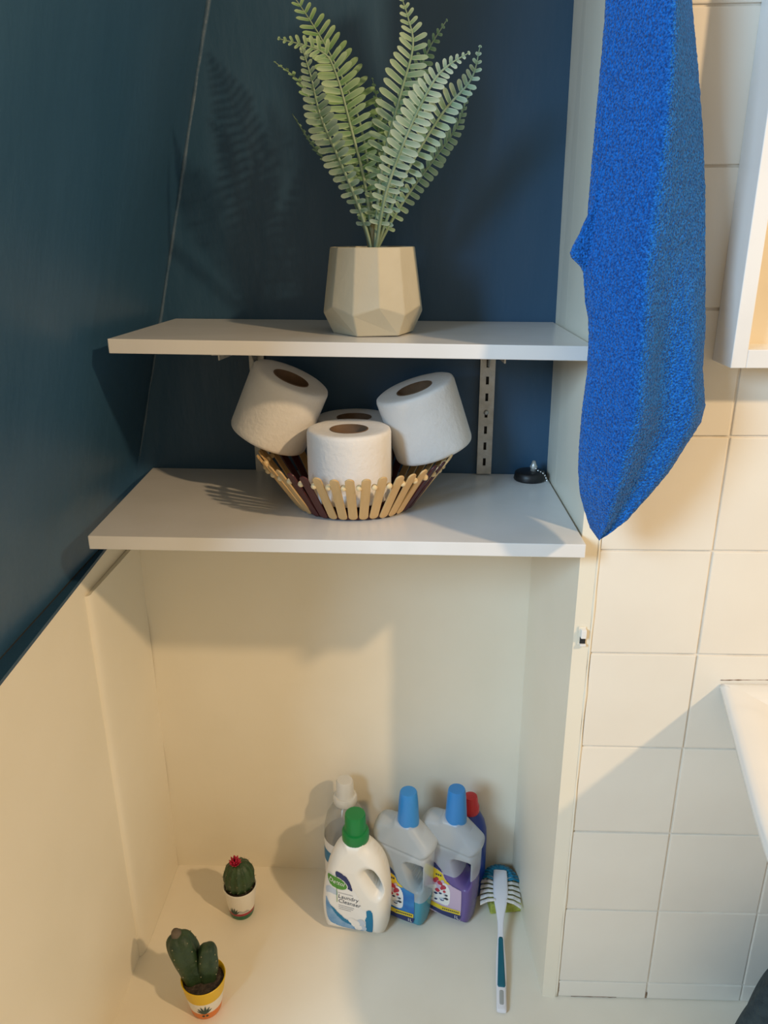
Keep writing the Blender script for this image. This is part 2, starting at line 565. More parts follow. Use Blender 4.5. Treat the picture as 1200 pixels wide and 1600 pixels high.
# ------------------------------------------------------------------ setting
def build_setting():
    # back wall, white below the lower shelf, navy above; gentle plaster waviness
    def wavy(name, x0, x1, z0, z1, m, amp):
        nx, nz_ = 36, 40
        V, F = [], []
        for j in range(nz_ + 1):
            for i in range(nx + 1):
                x = x0 + (x1 - x0) * i / nx
                z = z0 + (z1 - z0) * j / nz_
                e = min(1, min(i, nx - i, j, nz_ - j) / 3)
                V.append((x, amp * e * (noise.noise(Vector((x * 9, 3.1, z * 7))) - 0.3), z))
        for j in range(nz_):
            for i in range(nx):
                a = j * (nx + 1) + i
                F.append((a, a + 1, a + nx + 2, a + nx + 1))
        n = len(V)
        # solid slab behind
        V += [(x0, 0.06, z0), (x1, 0.06, z0), (x1, 0.06, z1), (x0, 0.06, z1)]
        F += [(n + 1, n, n + 3, n + 2)]
        row = nx + 1
        F.append(tuple([n] + [n + 1] + [i for i in range(nx, -1, -1)]))
        F.append(tuple([n + 2, n + 3] + [nz_ * row + i for i in range(nx + 1)]))
        F.append(tuple([n + 3, n] + [j * row for j in range(nz_ + 1)]))
        F.append(tuple([n + 1, n + 2] + [j * row + nx for j in range(nz_, -1, -1)]))
        o = pyd(name, V, F, None, m, True)
        return tag(auto_smooth(o, 50), kind='structure')
    wb = wavy('wall_back', -0.60, 0.235, 0.0, 0.745, 'white_wall', 0.004)
    wavy('wall_back_upper', -0.60, 0.235, 0.745, 1.75, 'blue_wall', 0.004)
    # raised curved plaster scar low on the back wall
    arc = crom([(-0.437, 0.347), (-0.420, 0.318), (-0.39, 0.294), (-0.36, 0.283), (-0.338, 0.280)], 8)
    V, F = tube([(x, 0.0015, z) for x, z in arc], [0.0008 + 0.002 * sin(pi * i / (len(arc) - 1)) for i in range(len(arc))], 8)
    pyd('plaster_ridge', V, F, wb, 'white_wall', True)

    tag(box_obj('floor', (-0.75, 1.35, -1.05, 0.06, -0.06, 0.0), None, 'floor'), kind='structure')

    # left wall: white plaster below, a step in the plaster 20 cm from the back
    bm = bmesh.new()
    box8(bm, [(-0.56, -0.70, 0), (-0.465, -0.70, 0), (-0.465, -0.199, 0), (-0.56, -0.199, 0),
              (-0.56, -0.70, 0.668), (-0.465, -0.70, 0.668), (-0.465, -0.199, 0.712), (-0.56, -0.199, 0.712)])
    box8(bm, [(-0.56, -0.199, 0), (-0.465, -0.199, 0), (-0.465, -0.001, 0), (-0.56, -0.001, 0),
              (-0.56, -0.199, 0.712), (-0.465, -0.199, 0.712), (-0.465, -0.001, 0.728), (-0.56, -0.001, 0.728)])
    bmesh.ops.remove_doubles(bm, verts=bm.verts[:], dist=1e-5)
    wl = tag(from_bm('wall_left', bm, None, 'white_wall'), kind='structure')
    bm = bmesh.new()
    # plaster panel, slightly proud, with a rounded front edge
    pl = [(-0.465, -0.206), (-0.4615, -0.2045), (-0.459, -0.200), (-0.4575, -0.194), (-0.457, -0.18), (-0.4565, -0.09), (-0.457, -0.0015)]
    top = 0.688
    lo = [bm.verts.new((x, y, 0.0005)) for x, y in pl] + [bm.verts.new((-0.464, -0.0015, 0.0005))]
    hi = [bm.verts.new((x, y, top - (0.002 if i < 3 else 0))) for i, (x, y) in enumerate(pl)] + [bm.verts.new((-0.464, -0.0015, top))]
    for i in range(len(lo) - 1):
        bm.faces.new((lo[i], lo[i + 1], hi[i + 1], hi[i]))
    bm.faces.new(hi)
    o = from_bm('plaster_panel', bm, wl, 'white_wall', True)
    auto_smooth(o, 50)
    # navy wall leaning over the niche, resting on a painted ledge
    bm = bmesh.new()
    nzv, nyv = 30, 20
    grid = []
    for j in range(nzv + 1):
        z = 0.700 + 1.05 * j / nzv
        row = []
        for i in range(nyv + 1):
            y = 0.0 - 0.70 * i / nyv
            x = -0.475 + 0.0262 * y + 0.262 * (z - 0.70)
            if 0 < i < nyv and j > 0:
                x += 0.005 * noise.noise(Vector((2.2, y * 8, z * 6)))
            row.append(bm.verts.new((x, y, z - (0.044 * 0 if j else 0))))
        grid.append(row)
    for j in range(nzv):
        for i in range(nyv):
            bm.faces.new((grid[j][i], grid[j][i + 1], grid[j + 1][i + 1], grid[j + 1][i]))
    # end face and back, so that the wall is solid
    eb = [bm.verts.new((-0.60, -0.70, 0.70)), bm.verts.new((-0.60, -0.70, 1.75)), bm.verts.new((-0.60, 0.0, 1.75)), bm.verts.new((-0.60, 0.0, 0.70))]
    bm.faces.new([grid[j][nyv] for j in range(nzv + 1)] + [eb[1], eb[0]])
    bm.faces.new([eb[0], eb[1], eb[2], eb[3]])
    bm.faces.new([grid[nzv][i] for i in range(nyv + 1)] + [eb[1], eb[2]])
    o = from_bm('wall_left_upper', bm, None, 'blue_wall', True)
    tag(auto_smooth(o, 50), kind='structure')
    bm = bmesh.new()
    box8(bm, [(-0.56, -0.699, 0.6685), (-0.4645, -0.699, 0.6685), (-0.4645, -0.0015, 0.7285), (-0.56, -0.0015, 0.7285),
              (-0.56, -0.699, 0.6735), (-0.4645, -0.699, 0.6735), (-0.4645, -0.0015, 0.7335), (-0.56, -0.0015, 0.7335)])
    tag(from_bm('trim_1', bm, None, 'blue_ledge'), kind='structure')
    # near-black tube drawn as the shadow where the navy wall meets its ledge
    bm = bmesh.new()
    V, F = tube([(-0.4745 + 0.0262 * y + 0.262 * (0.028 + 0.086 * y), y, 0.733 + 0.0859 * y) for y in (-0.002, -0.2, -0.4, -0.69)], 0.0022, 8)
    tag(pyd('gap_shadow', V, F, None, 'dark', True), kind='structure')
    # pale seam up the inner corner of the navy walls
    pts, rad = [], []
    for k in range(41):
        z = 0.835 + 0.90 * k / 40
        pts.append((-0.475 + 0.262 * (z - 0.70) + 0.0015 + 0.0014 * noise.noise(Vector((0, 1, z * 25))), -0.0008, z))
        rad.append(0.0014 + 0.0024 * max(0, noise.noise(Vector((5, 1, z * 14)))) + 0.0042 * (k / 40))
    V, F = tube(pts, rad, 8)
    tag(pyd('trim_3', V, F, None, 'seam', True), kind='structure')

    # right side of the niche
    bm = bmesh.new()
    rows = []
    for z, plan in ((0.0, 'lo'), (0.80, 'lo'), (0.80, 'hi'), (1.75, 'hi2')):
        if plan == 'lo':
            L = [(0.1960, 0.0), (0.2030, -0.0680), (0.1998, -0.0695), (0.2158, -0.2560)]
        elif plan == 'hi':
            L = [(0.2115, 0.0), (0.2125, -0.068), (0.2127, -0.0695), (0.2158, -0.2560)]
        else:
            L = [(0.2015, 0.0), (0.2065, -0.068), (0.2067, -0.0695), (0.2140, -0.2560)]
        L += [(0.2365, -0.2575), (0.2372, -0.235), (0.2372, 0.0)]
        rows.append([bm.verts.new((x, y, z)) for x, y in L])
    for A, B in zip(rows[:-1], rows[1:]):
        for i in range(len(A) - 1):
            bm.faces.new((A[i], A[i + 1], B[i + 1], B[i]))
        bm.faces.new((A[-1], A[0], B[0], B[-1]))
    bm.faces.new(rows[-1])
    wr = tag(from_bm('wall_right', bm, None, 'white_wall'), kind='structure')
    # lumpy caulk bead where the lining meets the tiles
    pts = [(0.2385 + 0.0006 * noise.noise(Vector((1, 4, z * 30))), -0.2560, z) for z in np.linspace(0.001, 1.74, 120)]
    rad = [0.0022 + 0.0012 * noise.noise(Vector((z * 22, 4, 2))) for z in np.linspace(0.001, 1.74, 120)]
    V, F = tube(pts, rad, 7)
    pyd('caulk_bead', V, F, wr, 'white_wall', True)

    # tiled wall
    tw = tag(box_obj('wall_tiled', (0.2374, 1.30, -0.2538, -0.15, 0.0, 1.75), None, 'grout'), kind='structure')
    xs = [0.2395, 0.3824, 0.5324, 0.6824, 0.8324, 0.9824]
    zs = [0.0, 0.035] + [0.035 + 0.15 * k for k in range(1, 12)]
    cache = {}
    for a, b in zip(xs[:-1], xs[1:]):
        for c, d in zip(zs[:-1], zs[1:]):
            if d > 1.72:
                d = 1.72
            if d - c < 0.01:
                continue
            w, hh = b - a, d - c
            key = (round(w, 4), round(hh, 4))
            if key not in cache:
                bm = bmesh.new()
                g = 0.0014
                box(bm, -w / 2 + g, w / 2 - g, -0.0022, 0.0035, -hh / 2 + g, hh / 2 - g)
                bevel_all(bm, 0.0013, 2)
                me = bpy.data.meshes.new('tile')
                bmesh.ops.recalc_face_normals(bm, faces=bm.faces[:])
                bm.to_mesh(me); bm.free()
                me.materials.append(M['tile'])
                cache[key] = me
            o = bpy.data.objects.new('tile', cache[key])
            C.objects.link(o)
            o.parent = tw
            o.location = ((a + b) / 2 + rnd.uniform(-.0003, .0003), -0.2538 + rnd.uniform(-.0004, .0002), (c + d) / 2 + rnd.uniform(-.0003, .0003))
            o.rotation_euler = (rnd.uniform(-.004, .004), 0, rnd.uniform(-.004, .004))


build_setting()


def tile_cracks():
    tw = bpy.data.objects['wall_tiled']
    for (x0, z0, x1, z1, w) in ((0.2410, 0.004, 0.2415, 0.030, 0.0009), (0.262, 0.0015, 0.335, 0.002, 0.0008), (0.3815, 0.0025, 0.3822, 0.014, 0.0016), (0.2385, 0.36, 0.2390, 0.44, 0.0007), (0.4185, 0.5965, 0.50, 0.5985, 0.0010)):
        n = 14
        pts = [(x0 + (x1 - x0) * k / n + 0.0004 * noise.noise(Vector((k, x0 * 50, 1))), -0.2562, z0 + (z1 - z0) * k / n + 0.0005 * noise.noise(Vector((k * .7, x0 * 50, 5)))) for k in range(n + 1)]
        V, F = tube(pts, [w * (0.35 + 0.65 * abs(noise.noise(Vector((k * .9, 2, x0 * 90)))) * 1.6) for k in range(n + 1)], 6)
        pyd('grout_crack', V, F, tw, 'card', True)


tile_cracks()


# ------------------------------------------------------------------ shelves
def shelf(label, back, front, th, y1, group=None):
    (xl0, zl0), (xr0, zr0) = back
    (xl1, zl1), (xr1, zr1) = front
    bm = bmesh.new()
    box8(bm, [(xl1, y1, zl1 - th), (xr1, y1, zr1 - th), (xr0, -0.003, zr0 - th), (xl0, -0.003, zl0 - th),
              (xl1, y1, zl1), (xr1, y1, zr1), (xr0, -0.003, zr0), (xl0, -0.003, zl0)])
    bevel_all(bm, 0.0012, 2)
    o = from_bm('shelf_board', bm, None, 'shelf')
    return tag(o, label, 'shelf', group)


shelf('upper white shelf board carrying the faceted fern pot', ((-0.3585, 1.0505), (0.2055, 1.0440)), ((-0.3645, 1.0530), (0.2100, 1.0437)), 0.0172, -0.26)
shelf('lower white shelf board under the basket of toilet rolls', ((-0.4180, 0.8170), (0.2085, 0.8085)), ((-0.4070, 0.8145), (0.2125, 0.8087)), 0.0178, -0.295)


def upright(x, label):
    w, z0, z1 = 0.0225, 0.812, 1.029
    t = thing('shelf_upright', label, 'shelf rail', (x, 0, z0))
    bm = bmesh.new()
    H = z1 - z0
    # channel: two flanges, front strips either side of the slots, bridges between the slots
    box(bm, -w / 2, -w / 2 + 0.002, -0.012, -0.0035, 0, H)
    box(bm, w / 2 - 0.002, w / 2, -0.012, -0.0035, 0, H)
    box(bm, -w / 2 + 0.002, -0.0022, -0.012, -0.0105, 0, H)
    box(bm, 0.0022, w / 2 - 0.002, -0.012, -0.0105, 0, H)
    z = 0.0
    k = 0
    while z < H:
        zz = min(z + 0.0135, H)
        box(bm, -0.0022, 0.0022, -0.012, -0.0105, z, zz)
        z += 0.0255
        k += 1
    from_bm('channel', bm, t, 'metal')
    box_obj('slot_shade', (-w / 2 + 0.0025, w / 2 - 0.0025, -0.0065, -0.0035, 0, H), t, 'dark')  # near-black sheet, darkens the slots in place of real shade
    for s in (-1, 1):
        pass
    V, F = lathe([(0, 0), (0.004, 0), (0.0038, 0.0012), (0.002, 0.0022), (0, 0.0024)], 16)
    o = pyd('screw', [(a, -b2 - 0.012, c + 0.098) for a, c, b2 in V], F, t, 'metal', True)
    return t


upright(0.111, 'slotted steel rail on navy wall right of the rolls')
upright(-0.238, 'slotted steel rail on navy wall behind the left roll')


def bracket(x, ztop, length, label):
    t = thing('shelf_bracket', label, 'bracket', (x, -0.0125, ztop))
    bm = bmesh.new()
    # tapered web and a narrow top flange
    P = [(0, 0), (0, -0.045), (-0.012, -0.045), (-0.045, -0.018), (-length, -0.008), (-length, 0)]
    for s in (-0.0032, 0.0020):
        pass
    lo = [bm.verts.new((-0.0009, y, z)) for y, z in P]
    hi = [bm.verts.new((0.0009, y, z)) for y, z in P]
    bm.faces.new(lo)
    bm.faces.new(hi[::-1])
    for i in range(len(P)):
        j = (i + 1) % len(P)
        bm.faces.new((lo[i], hi[i], hi[j], lo[j]))
    from_bm('web', bm, t, 'metal')
    box_obj('flange', (-0.008, 0.008, -length - 0.004, -0.001, -0.0014, 0.0), t, 'metal')
    return t


bracket(0.111, 1.0265, 0.215, 'steel bracket under upper shelf above the right rail')
bracket(-0.238, 1.0320, 0.225, 'steel bracket under upper shelf near its left end')
bracket(0.111, 0.7912, 0.255, 'steel bracket under lower shelf towards its right end')


# ------------------------------------------------------------------ fern in faceted pot
FERN = {
    'A': [(-0.055, -0.172, 1.157), (-0.068, -0.185, 1.201), (-0.088, -0.2, 1.249), (-0.107, -0.215, 1.294), (-0.115, -0.225, 1.331), (-0.124, -0.23, 1.361)],
    'B': [(-0.052, -0.17, 1.157), (-0.06, -0.175, 1.223), (-0.075, -0.185, 1.284), (-0.091, -0.19, 1.34), (-0.107, -0.195, 1.361), (-0.153, -0.2, 1.373)],
    'C': [(-0.052, -0.165, 1.157), (-0.057, -0.15, 1.239), (-0.073, -0.135, 1.311), (-0.112, -0.12, 1.386), (-0.156, -0.11, 1.448)],
    'E': [(-0.05, -0.17, 1.157), (-0.039, -0.18, 1.244), (-0.018, -0.18, 1.318), (-0.004, -0.175, 1.367), (-0.009, -0.17, 1.396), (-0.019, -0.165, 1.424)],
    'G': [(-0.047, -0.176, 1.156), (-0.034, -0.195, 1.215), (-0.008, -0.215, 1.277), (0.018, -0.225, 1.323), (0.035, -0.23, 1.339), (0.057, -0.235, 1.35)],
    'H': [(-0.046, -0.172, 1.156), (-0.014, -0.19, 1.229), (0.029, -0.2, 1.295), (0.061, -0.205, 1.329), (0.07, -0.21, 1.361)],
    'D': [(-0.054, -0.162, 1.157), (-0.082, -0.14, 1.24), (-0.118, -0.12, 1.3), (-0.142, -0.11, 1.343), (-0.175, -0.1, 1.369)],
    'D2': [(-0.054, -0.16, 1.157), (-0.088, -0.12, 1.226), (-0.132, -0.08, 1.275), (-0.161, -0.06, 1.316)],
    'F': [(-0.049, -0.163, 1.157), (-0.031, -0.14, 1.254), (0.0, -0.12, 1.34), (0.014, -0.11, 1.376), (0.037, -0.1, 1.411)],
    'I': [(-0.044, -0.168, 1.156), (-0.016, -0.165, 1.203), (0.024, -0.16, 1.255), (0.048, -0.155, 1.287), (0.064, -0.15, 1.328)],
    'J': [(-0.05, -0.16, 1.157), (-0.047, -0.12, 1.248), (-0.048, -0.09, 1.317), (-0.055, -0.08, 1.353)],
}
# twist of the blade about its stem (degrees), leaflet length, pairs
FSPEC = {'A': (-32, 0.0215, 25), 'B': (6, 0.0250, 26), 'C': (14, 0.0300, 25), 'E': (0, 0.0255, 24), 'G': (8, 0.0210, 25), 'H': (-12, 0.0205, 23),
         'D': (40, 0.018, 20), 'D2': (60, 0.014, 18), 'F': (30, 0.020, 22), 'I': (58, 0.020, 22), 'J': (30, 0.016, 18)}


def leaflet_mesh():
    xs = [0.0, 0.06, 0.2, 0.5, 0.78, 0.92, 1.0]
    hw = [0.25, 0.62, 0.85, 0.95, 0.98, 0.72, 0.22]
    V, F, UV = [], [], []
    for x, w in zip(xs, hw):
        droop = -0.25 * x * x
        for k, y in enumerate((-w, 0.0, w)):
            V.append((x, y, droop + (0.0 if k == 1 else 0.28 * w)))
            UV.append((x, 0.5 + 0.5 * y))
    for i in range(len(xs) - 1):
        for k in (0, 1):
            a = i * 3 + k
            F.append((a, a + 3, a + 4, a + 1))
    return V, F, UV


LV, LF, LUV = leaflet_mesh()
me_leaf = bpy.data.meshes.new('leaflet')
me_leaf.from_pydata(LV, [], LF)
uvl = me_leaf.uv_layers.new(name='UVMap')
for lp in me_leaf.loops:
    uvl.data[lp.index].uv = LUV[lp.vertex_index]
me_leaf.polygons.foreach_set('use_smooth', [True] * len(me_leaf.polygons))
me_leaf.materials.append(M['leaf'])
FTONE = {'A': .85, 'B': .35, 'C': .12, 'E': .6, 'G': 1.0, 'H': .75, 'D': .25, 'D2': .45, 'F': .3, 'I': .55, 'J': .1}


def build_fern():
    base = Vector((-0.0525, -0.162, 1.0488))
    t = thing('potted_fern', 'green artificial fern in a cream faceted pot on the upper shelf', 'potted plant', base)
    # pot: twelve upper facets, zigzag belly line, six pentagons down to a hexagonal foot
    H = 0.1045
    a0 = radians(-90)
    bm = bmesh.new()
    rim, bel, foot, rimin, inn = [], [], [], [], []
    for k in range(12):
        ang = a0 + radians(-20 + 30 * k)
        low = (k % 2 == 0)
        rim.append(bm.verts.new((0.0535 * cos(ang), 0.0535 * sin(ang), H)))
        rimin.append(bm.verts.new((0.0495 * cos(ang), 0.0495 * sin(ang), H)))
        inn.append(bm.verts.new((0.0505 * cos(ang), 0.0505 * sin(ang), H - 0.012)))
        bel.append(bm.verts.new((0.0640 * cos(ang), 0.0640 * sin(ang), 0.026 if low else 0.035)))
    for k in range(6):
        ang = a0 + radians(-20 + 60 * k)
        foot.append(bm.verts.new((0.052 * cos(ang), 0.052 * sin(ang), 0.0)))
    for k in range(12):
        j = (k + 1) % 12
        bm.faces.new((bel[k], bel[j], rim[j], rim[k]))
        bm.faces.new((rim[k], rim[j], rimin[j], rimin[k]))
        bm.faces.new((rimin[k], rimin[j], inn[j], inn[k]))
    for k in range(6):
        a, b, c = bel[2 * k], bel[2 * k + 1], bel[(2 * k + 2) % 12]
        bm.faces.new((foot[k], foot[(k + 1) % 6], c, b, a))
    bm.faces.new(foot[::-1])
    es = [e for e in bm.edges if len(e.link_faces) == 2]
    bmesh.ops.bevel(bm, geom=es, offset=0.0014, segments=2, affect='EDGES', profile=0.5)
    from_bm('pot', bm, t, 'pot')
    # soil with lumps
    V, F = lathe([(0, H - 0.006), (0.012, H - 0.006), (0.024, H - 0.007), (0.036, H - 0.0075), (0.0497, H - 0.009)], 40)
    V = [(x, y, z + 0.006 * max(0, noise.noise(Vector((x * 120, y * 120, 3))))) for x, y, z in V]
    pyd('soil', V, F, t, 'soil', True)
    for key, ctrl in FERN.items():
        twist, Lmax, pairs = FSPEC[key]
        start = (-0.0525 + 0.25 * (ctrl[0][0] + 0.0525), -0.165 + 0.3 * (ctrl[0][1] + 0.165), 1.142)
        path = [Vector(p) for p in crom([start] + ctrl, 12)]
        n = len(path)
        rad = [0.0021 * (1 - i / (n - 1)) ** 0.7 + 0.00045 for i in range(n)]
        V, F = tube([tuple(p - base) for p in path], rad, 7)
        fr = pyd('frond', V, F, t, 'stem', True)
        # cumulative length
        cum = [0.0]
        for a, b in zip(path[:-1], path[1:]):
            cum.append(cum[-1] + (b - a).length)
        Lt = cum[-1]

        def at(s):
            s = max(0, min(s, Lt - 1e-6))
            i = max(k for k in range(n - 1) if cum[k] <= s)
            f = (s - cum[i]) / (cum[i + 1] - cum[i])
            T = (path[min(i + 2, n - 1)] - path[max(i - 1, 0)]).normalized()
            return path[i].lerp(path[i + 1], f), T
        own = key in ('A', 'B', 'C', 'E', 'G', 'H')
        bv, bf, buv = [], [], []
        nn = pairs
        mats_ = []
        for q in range(nn):
            u = q / (nn - 1)
            s = Lt * (0.17 + 0.825 * (u ** 0.80))
            p, T = at(s)
            view = Vector((0.0, -1.0, 0.12))
            N = (view - T * view.dot(T)).normalized()
            N = Matrix.Rotation(radians(twist + 22 * (u - 0.4)), 3, T) @ N
            S = T.cross(N).normalized()
            env = (0.60 + 0.40 * min(1, u / 0.3)) * (1 - max(0, (u - 0.5) / 0.5) ** 1.3 * 0.90)
            for sd in (-1, 1):
                L = Lmax * env * rnd.uniform(0.93, 1.07)
                W = 0.0034 * (0.30 + 0.70 * env) * rnd.uniform(0.92, 1.08)
                al = radians(8 + 34 * u * u + rnd.uniform(-5, 5))
                d = (S * sd * cos(al) + T * sin(al) + N * rnd.uniform(0.12, 0.34)).normalized()
                Y = N.cross(d).normalized()
                Z = d.cross(Y).normalized()
                Mx = Matrix((
                    (d.x * L, Y.x * W, Z.x * W, p.x - base.x),
                    (d.y * L, Y.y * W, Z.y * W, p.y - base.y),
                    (d.z * L, Y.z * W, Z.z * W, p.z - base.z),
                    (0, 0, 0, 1)))
                mats_.append(Mx)
        # terminal leaflet
        p, T = at(Lt)
        if own:
            for Mx in mats_:
                o = bpy.data.objects.new('leaflet', me_leaf)
                C.objects.link(o)
                o.parent = fr
                o.matrix_local = Mx
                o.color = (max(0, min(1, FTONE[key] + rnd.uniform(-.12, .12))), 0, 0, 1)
        else:
            for Mx in mats_:
                k0 = len(bv)
                bv += [tuple(Mx @ Vector(v)) for v in LV]
                bf += [tuple(i + k0 for i in f) for f in LF]
                buv += LUV
            me = bpy.data.meshes.new('leaflets')
            me.from_pydata(bv, [], bf)
            ul = me.uv_layers.new(name='UVMap')
            for lp in me.loops:
                ul.data[lp.index].uv = buv[lp.vertex_index]
            o = link('leaflets', me, fr, 'leaf', True)
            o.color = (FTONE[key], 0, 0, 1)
            tag(o, kind='stuff')
    # three thicker plastic stem collars at the base
    for (x, y) in ((-0.010, -0.004), (0.001, -0.008), (0.010, -0.004)):
        V, F = tube([(0.0 + x * 0.1, -0.005, H - 0.012), (x * 0.5, -0.005 + y * 0.5, H + 0.012), (x, -0.006 + y, H + 0.026)], [0.0034, 0.0030, 0.0024], 8)
        pyd('stem_base', V, F, t, 'stem_base', True)


build_fern()


# ------------------------------------------------------------------ basket of sticks
BZ = 0.8127


def build_basket():
    t = thing('stick_basket', 'round basket of pale and maroon craft sticks on the lower shelf', 'basket', (-0.081, -0.146, BZ))
    n = 40
    r0, r1, h = 0.084, 0.132, 0.068
    L = sqrt((r1 - r0) ** 2 + h * h) + 0.004
    tilt = math.atan2(r1 - r0, h)
    # stick mesh: along +Z, width X, thickness Y, rounded ends
    w, th = 0.0060, 0.0011
    out = []
    for k in range(9):
        a = -pi + pi * k / 8
        out.append((w * cos(a), w + w * sin(a)))
    for k in range(9):
        a = pi * k / 8
        out.append((w * cos(a), L - w + w * sin(a)))
    bm = bmesh.new()
    f = [bm.verts.new((x, -th, z)) for x, z in out]
    b = [bm.verts.new((x, th, z)) for x, z in out]
    bm.faces.new(f)
    bm.faces.new(b[::-1])
    m = len(out)
    for i in range(m):
        j = (i + 1) % m
        bm.faces.new((f[i], b[i], b[j], f[j]))
    bmesh.ops.recalc_face_normals(bm, faces=bm.faces[:])
    bmesh.ops.bevel(bm, geom=[e for e in bm.edges if abs(e.verts[0].co.y - e.verts[1].co.y) < 1e-6], offset=0.0004, segments=1, affect='EDGES')
    mes = {}
    for key in ('wood', 'maroon'):
        me = bpy.data.meshes.new('stick')
        bm.to_mesh(me)
        me.materials.append(M[key])
        mes[key] = me
    bm.free()
    bead = None
    bm = bmesh.new()
    bmesh.ops.create_uvsphere(bm, u_segments=10, v_segments=6, radius=0.0042)
    bead = bpy.data.meshes.new('spacer')
    bm.to_mesh(bead)
    bm.free()
    bead.polygons.foreach_set('use_smooth', [True] * len(bead.polygons))
    bead.materials.append(M['wood_pale'])
    for k in range(n):
        a = radians(-90 - 34 + 9 * k)
        key = 'maroon' if k % 10 in (0, 1) else 'wood'
        o = bpy.data.objects.new('stick', mes[key])
        C.objects.link(o)
        o.parent = t
        lean = Matrix.Rotation(tilt + rnd.uniform(-.02, .02), 4, 'X')
        yaw = Matrix.Rotation(a + pi / 2, 4, 'Z')
        roll = Matrix.Rotation(rnd.uniform(-.025, .025), 4, 'Y')
        o.matrix_local = Matrix.Translation((r0 * cos(a), r0 * sin(a), 0.0015 + rnd.uniform(0, .001))) @ yaw @ lean @ roll
        a2 = a + radians(4.5)
        rr = r0 + (r1 - r0) * 0.86 - 0.002
        s = bpy.data.objects.new('spacer', bead)
        C.objects.link(s)
        s.parent = t
        s.location = (rr * cos(a2), rr * sin(a2), h * 0.86)
    lathe_obj('base', [(0, 0.0005), (r0 - 0.003, 0.0005), (r0 - 0.001, 0.006), (r0 - 0.002, 0.0075), (0, 0.0065)], t, 'maroon', 40, smooth=False)


build_basket()


# ------------------------------------------------------------------ toilet rolls
def roll(label, centre, axis, spin, seed, R=0.0555, H=0.095):
    t = thing('toilet_roll', label, 'toilet roll', group='toilet rolls in the stick basket')
    ax = Vector(axis).normalized()
    q = ax.to_track_quat('Z', 'Y').to_matrix().to_4x4()
    t.matrix_world = Matrix.Translation(centre) @ q @ Matrix.Rotation(spin, 4, 'Z')
    rc = 0.0255

    def rf(a, z, r):
        if r > 0.03:
            sp_ = 0.0010 * ((a / (2 * pi)) % 1.0)      # spiral step at the loose edge
            return r + sp_ + 0.0006 * noise.noise(Vector((cos(a) * 2 + seed, sin(a) * 2, z * 12)))
        return r
    prof = [(rc, -H / 2 + 0.001), (rc + 0.004, -H / 2), (0.045, -H / 2), (R - 0.004, -H / 2), (R - 0.001, -H / 2 + 0.0015), (R, -H / 2 + 0.005)]
    prof += [(R, -H / 2 + H * k / 8) for k in range(1, 8)]
    prof += [(R, H / 2 - 0.005), (R - 0.001, H / 2 - 0.0015), (R - 0.004, H / 2), (0.045, H / 2 - 0.0005), (rc + 0.004, H / 2 - 0.0008), (rc, H / 2 - 0.0018)]
    o = lathe_obj('paper', prof, t, 'paper', 72, rfun=rf)
    auto_smooth(o, 50)
    o = lathe_obj('cardboard_core', [(rc + 0.0002, -H / 2 + 0.0005), (rc + 0.0002, H / 2 - 0.001), (rc - 0.0012, H / 2 - 0.001), (rc - 0.0012, -H / 2 + 0.0005), (rc + 0.0002, -H / 2 + 0.0005)], t, 'card', 48)
    auto_smooth(o, 50)
    return t


roll('upright toilet roll at the front of the basket', (-0.0858, -0.177, BZ + 0.0180 + 0.0475), (0.0, 0.0, 1), 0.4, 1)
roll('toilet roll tipped to the left on the basket rim', (-0.1885, -0.115, 0.9395), (0.41, -0.07, 0.90), 1.4, 2)
roll('toilet roll tipped to the right on the basket rim', (0.0150, -0.115, 0.9240), (-0.31, -0.08, 0.94), 2.3, 3)
roll('toilet roll mostly hidden behind the upright front roll', (-0.0875, -0.0655, BZ + 0.0085 + 0.0475), (0.0, 0.0, 1), 3.3, 4)


# ------------------------------------------------------------------ sink plug on the lower shelf
def build_plug():
    t = thing('sink_plug', 'black rubber sink plug with ball chain in the shelf corner', 'sink plug', (0.180, -0.030, 0.8093))
    lathe_obj('disc', [(0, 0), (0.0235, 0), (0.0245, 0.002), (0.0225, 0.012), (0.020, 0.0135), (0.006, 0.0145), (0, 0.0145)], t, 'rubber', 40)
    lathe_obj('knob', [(0, 0.014), (0.005, 0.014), (0.0042, 0.018), (0.006, 0.021), (0.004, 0.0245), (0.0025, 0.030), (0, 0.031)], t, 'metal', 20, loc=(0.005, -0.002, 0))
    bm = bmesh.new()
    bmesh.ops.create_uvsphere(bm, u_segments=10, v_segments=6, radius=0.0016)
    me = bpy.data.meshes.new('chain_bead')
    bm.to_mesh(me)
    bm.free()
    me.polygons.foreach_set('use_smooth', [True] * len(me.polygons))
    me.materials.append(M['chrome'])
    for k, (x, y, z) in enumerate([(0.008, -0.006, 0.0185), (0.011, -0.009, 0.0165), (0.0145, -0.011, 0.0150), (0.018, -0.013, 0.0135), (0.0208, -0.0142, 0.0105), (0.0225, -0.0155, 0.0070), (0.0237, -0.0165, 0.0035)]):
        o = bpy.data.objects.new('chain_bead', me)
        C.objects.link(o)
        o.parent = t
        o.location = (x, y, z)


build_plug()


# ------------------------------------------------------------------ towel
ROWS = [(1.60, 0.189, 0.225), (1.50, 0.186, 0.245), (1.4089, 0.1841, 0.2617), (1.3778, 0.1845, 0.2681), (1.3239, 0.1852, 0.28), (1.2556, 0.1849, 0.2941), (1.1954, 0.1842, 0.3048),
        (1.132, 0.1856, 0.3147), (1.0651, 0.1939, 0.3244), (1.0231, 0.1953, 0.3266), (0.9797, 0.1932, 0.3352), (0.9612, 0.1933, 0.3327),
        (0.9348, 0.1939, 0.3196), (0.904, 0.1957, 0.3045), (0.8726, 0.2012, 0.2831), (0.8444, 0.211, 0.2607), (0.8256, 0.2187, 0.2376), (0.8182, 0.2239, 0.2269)]


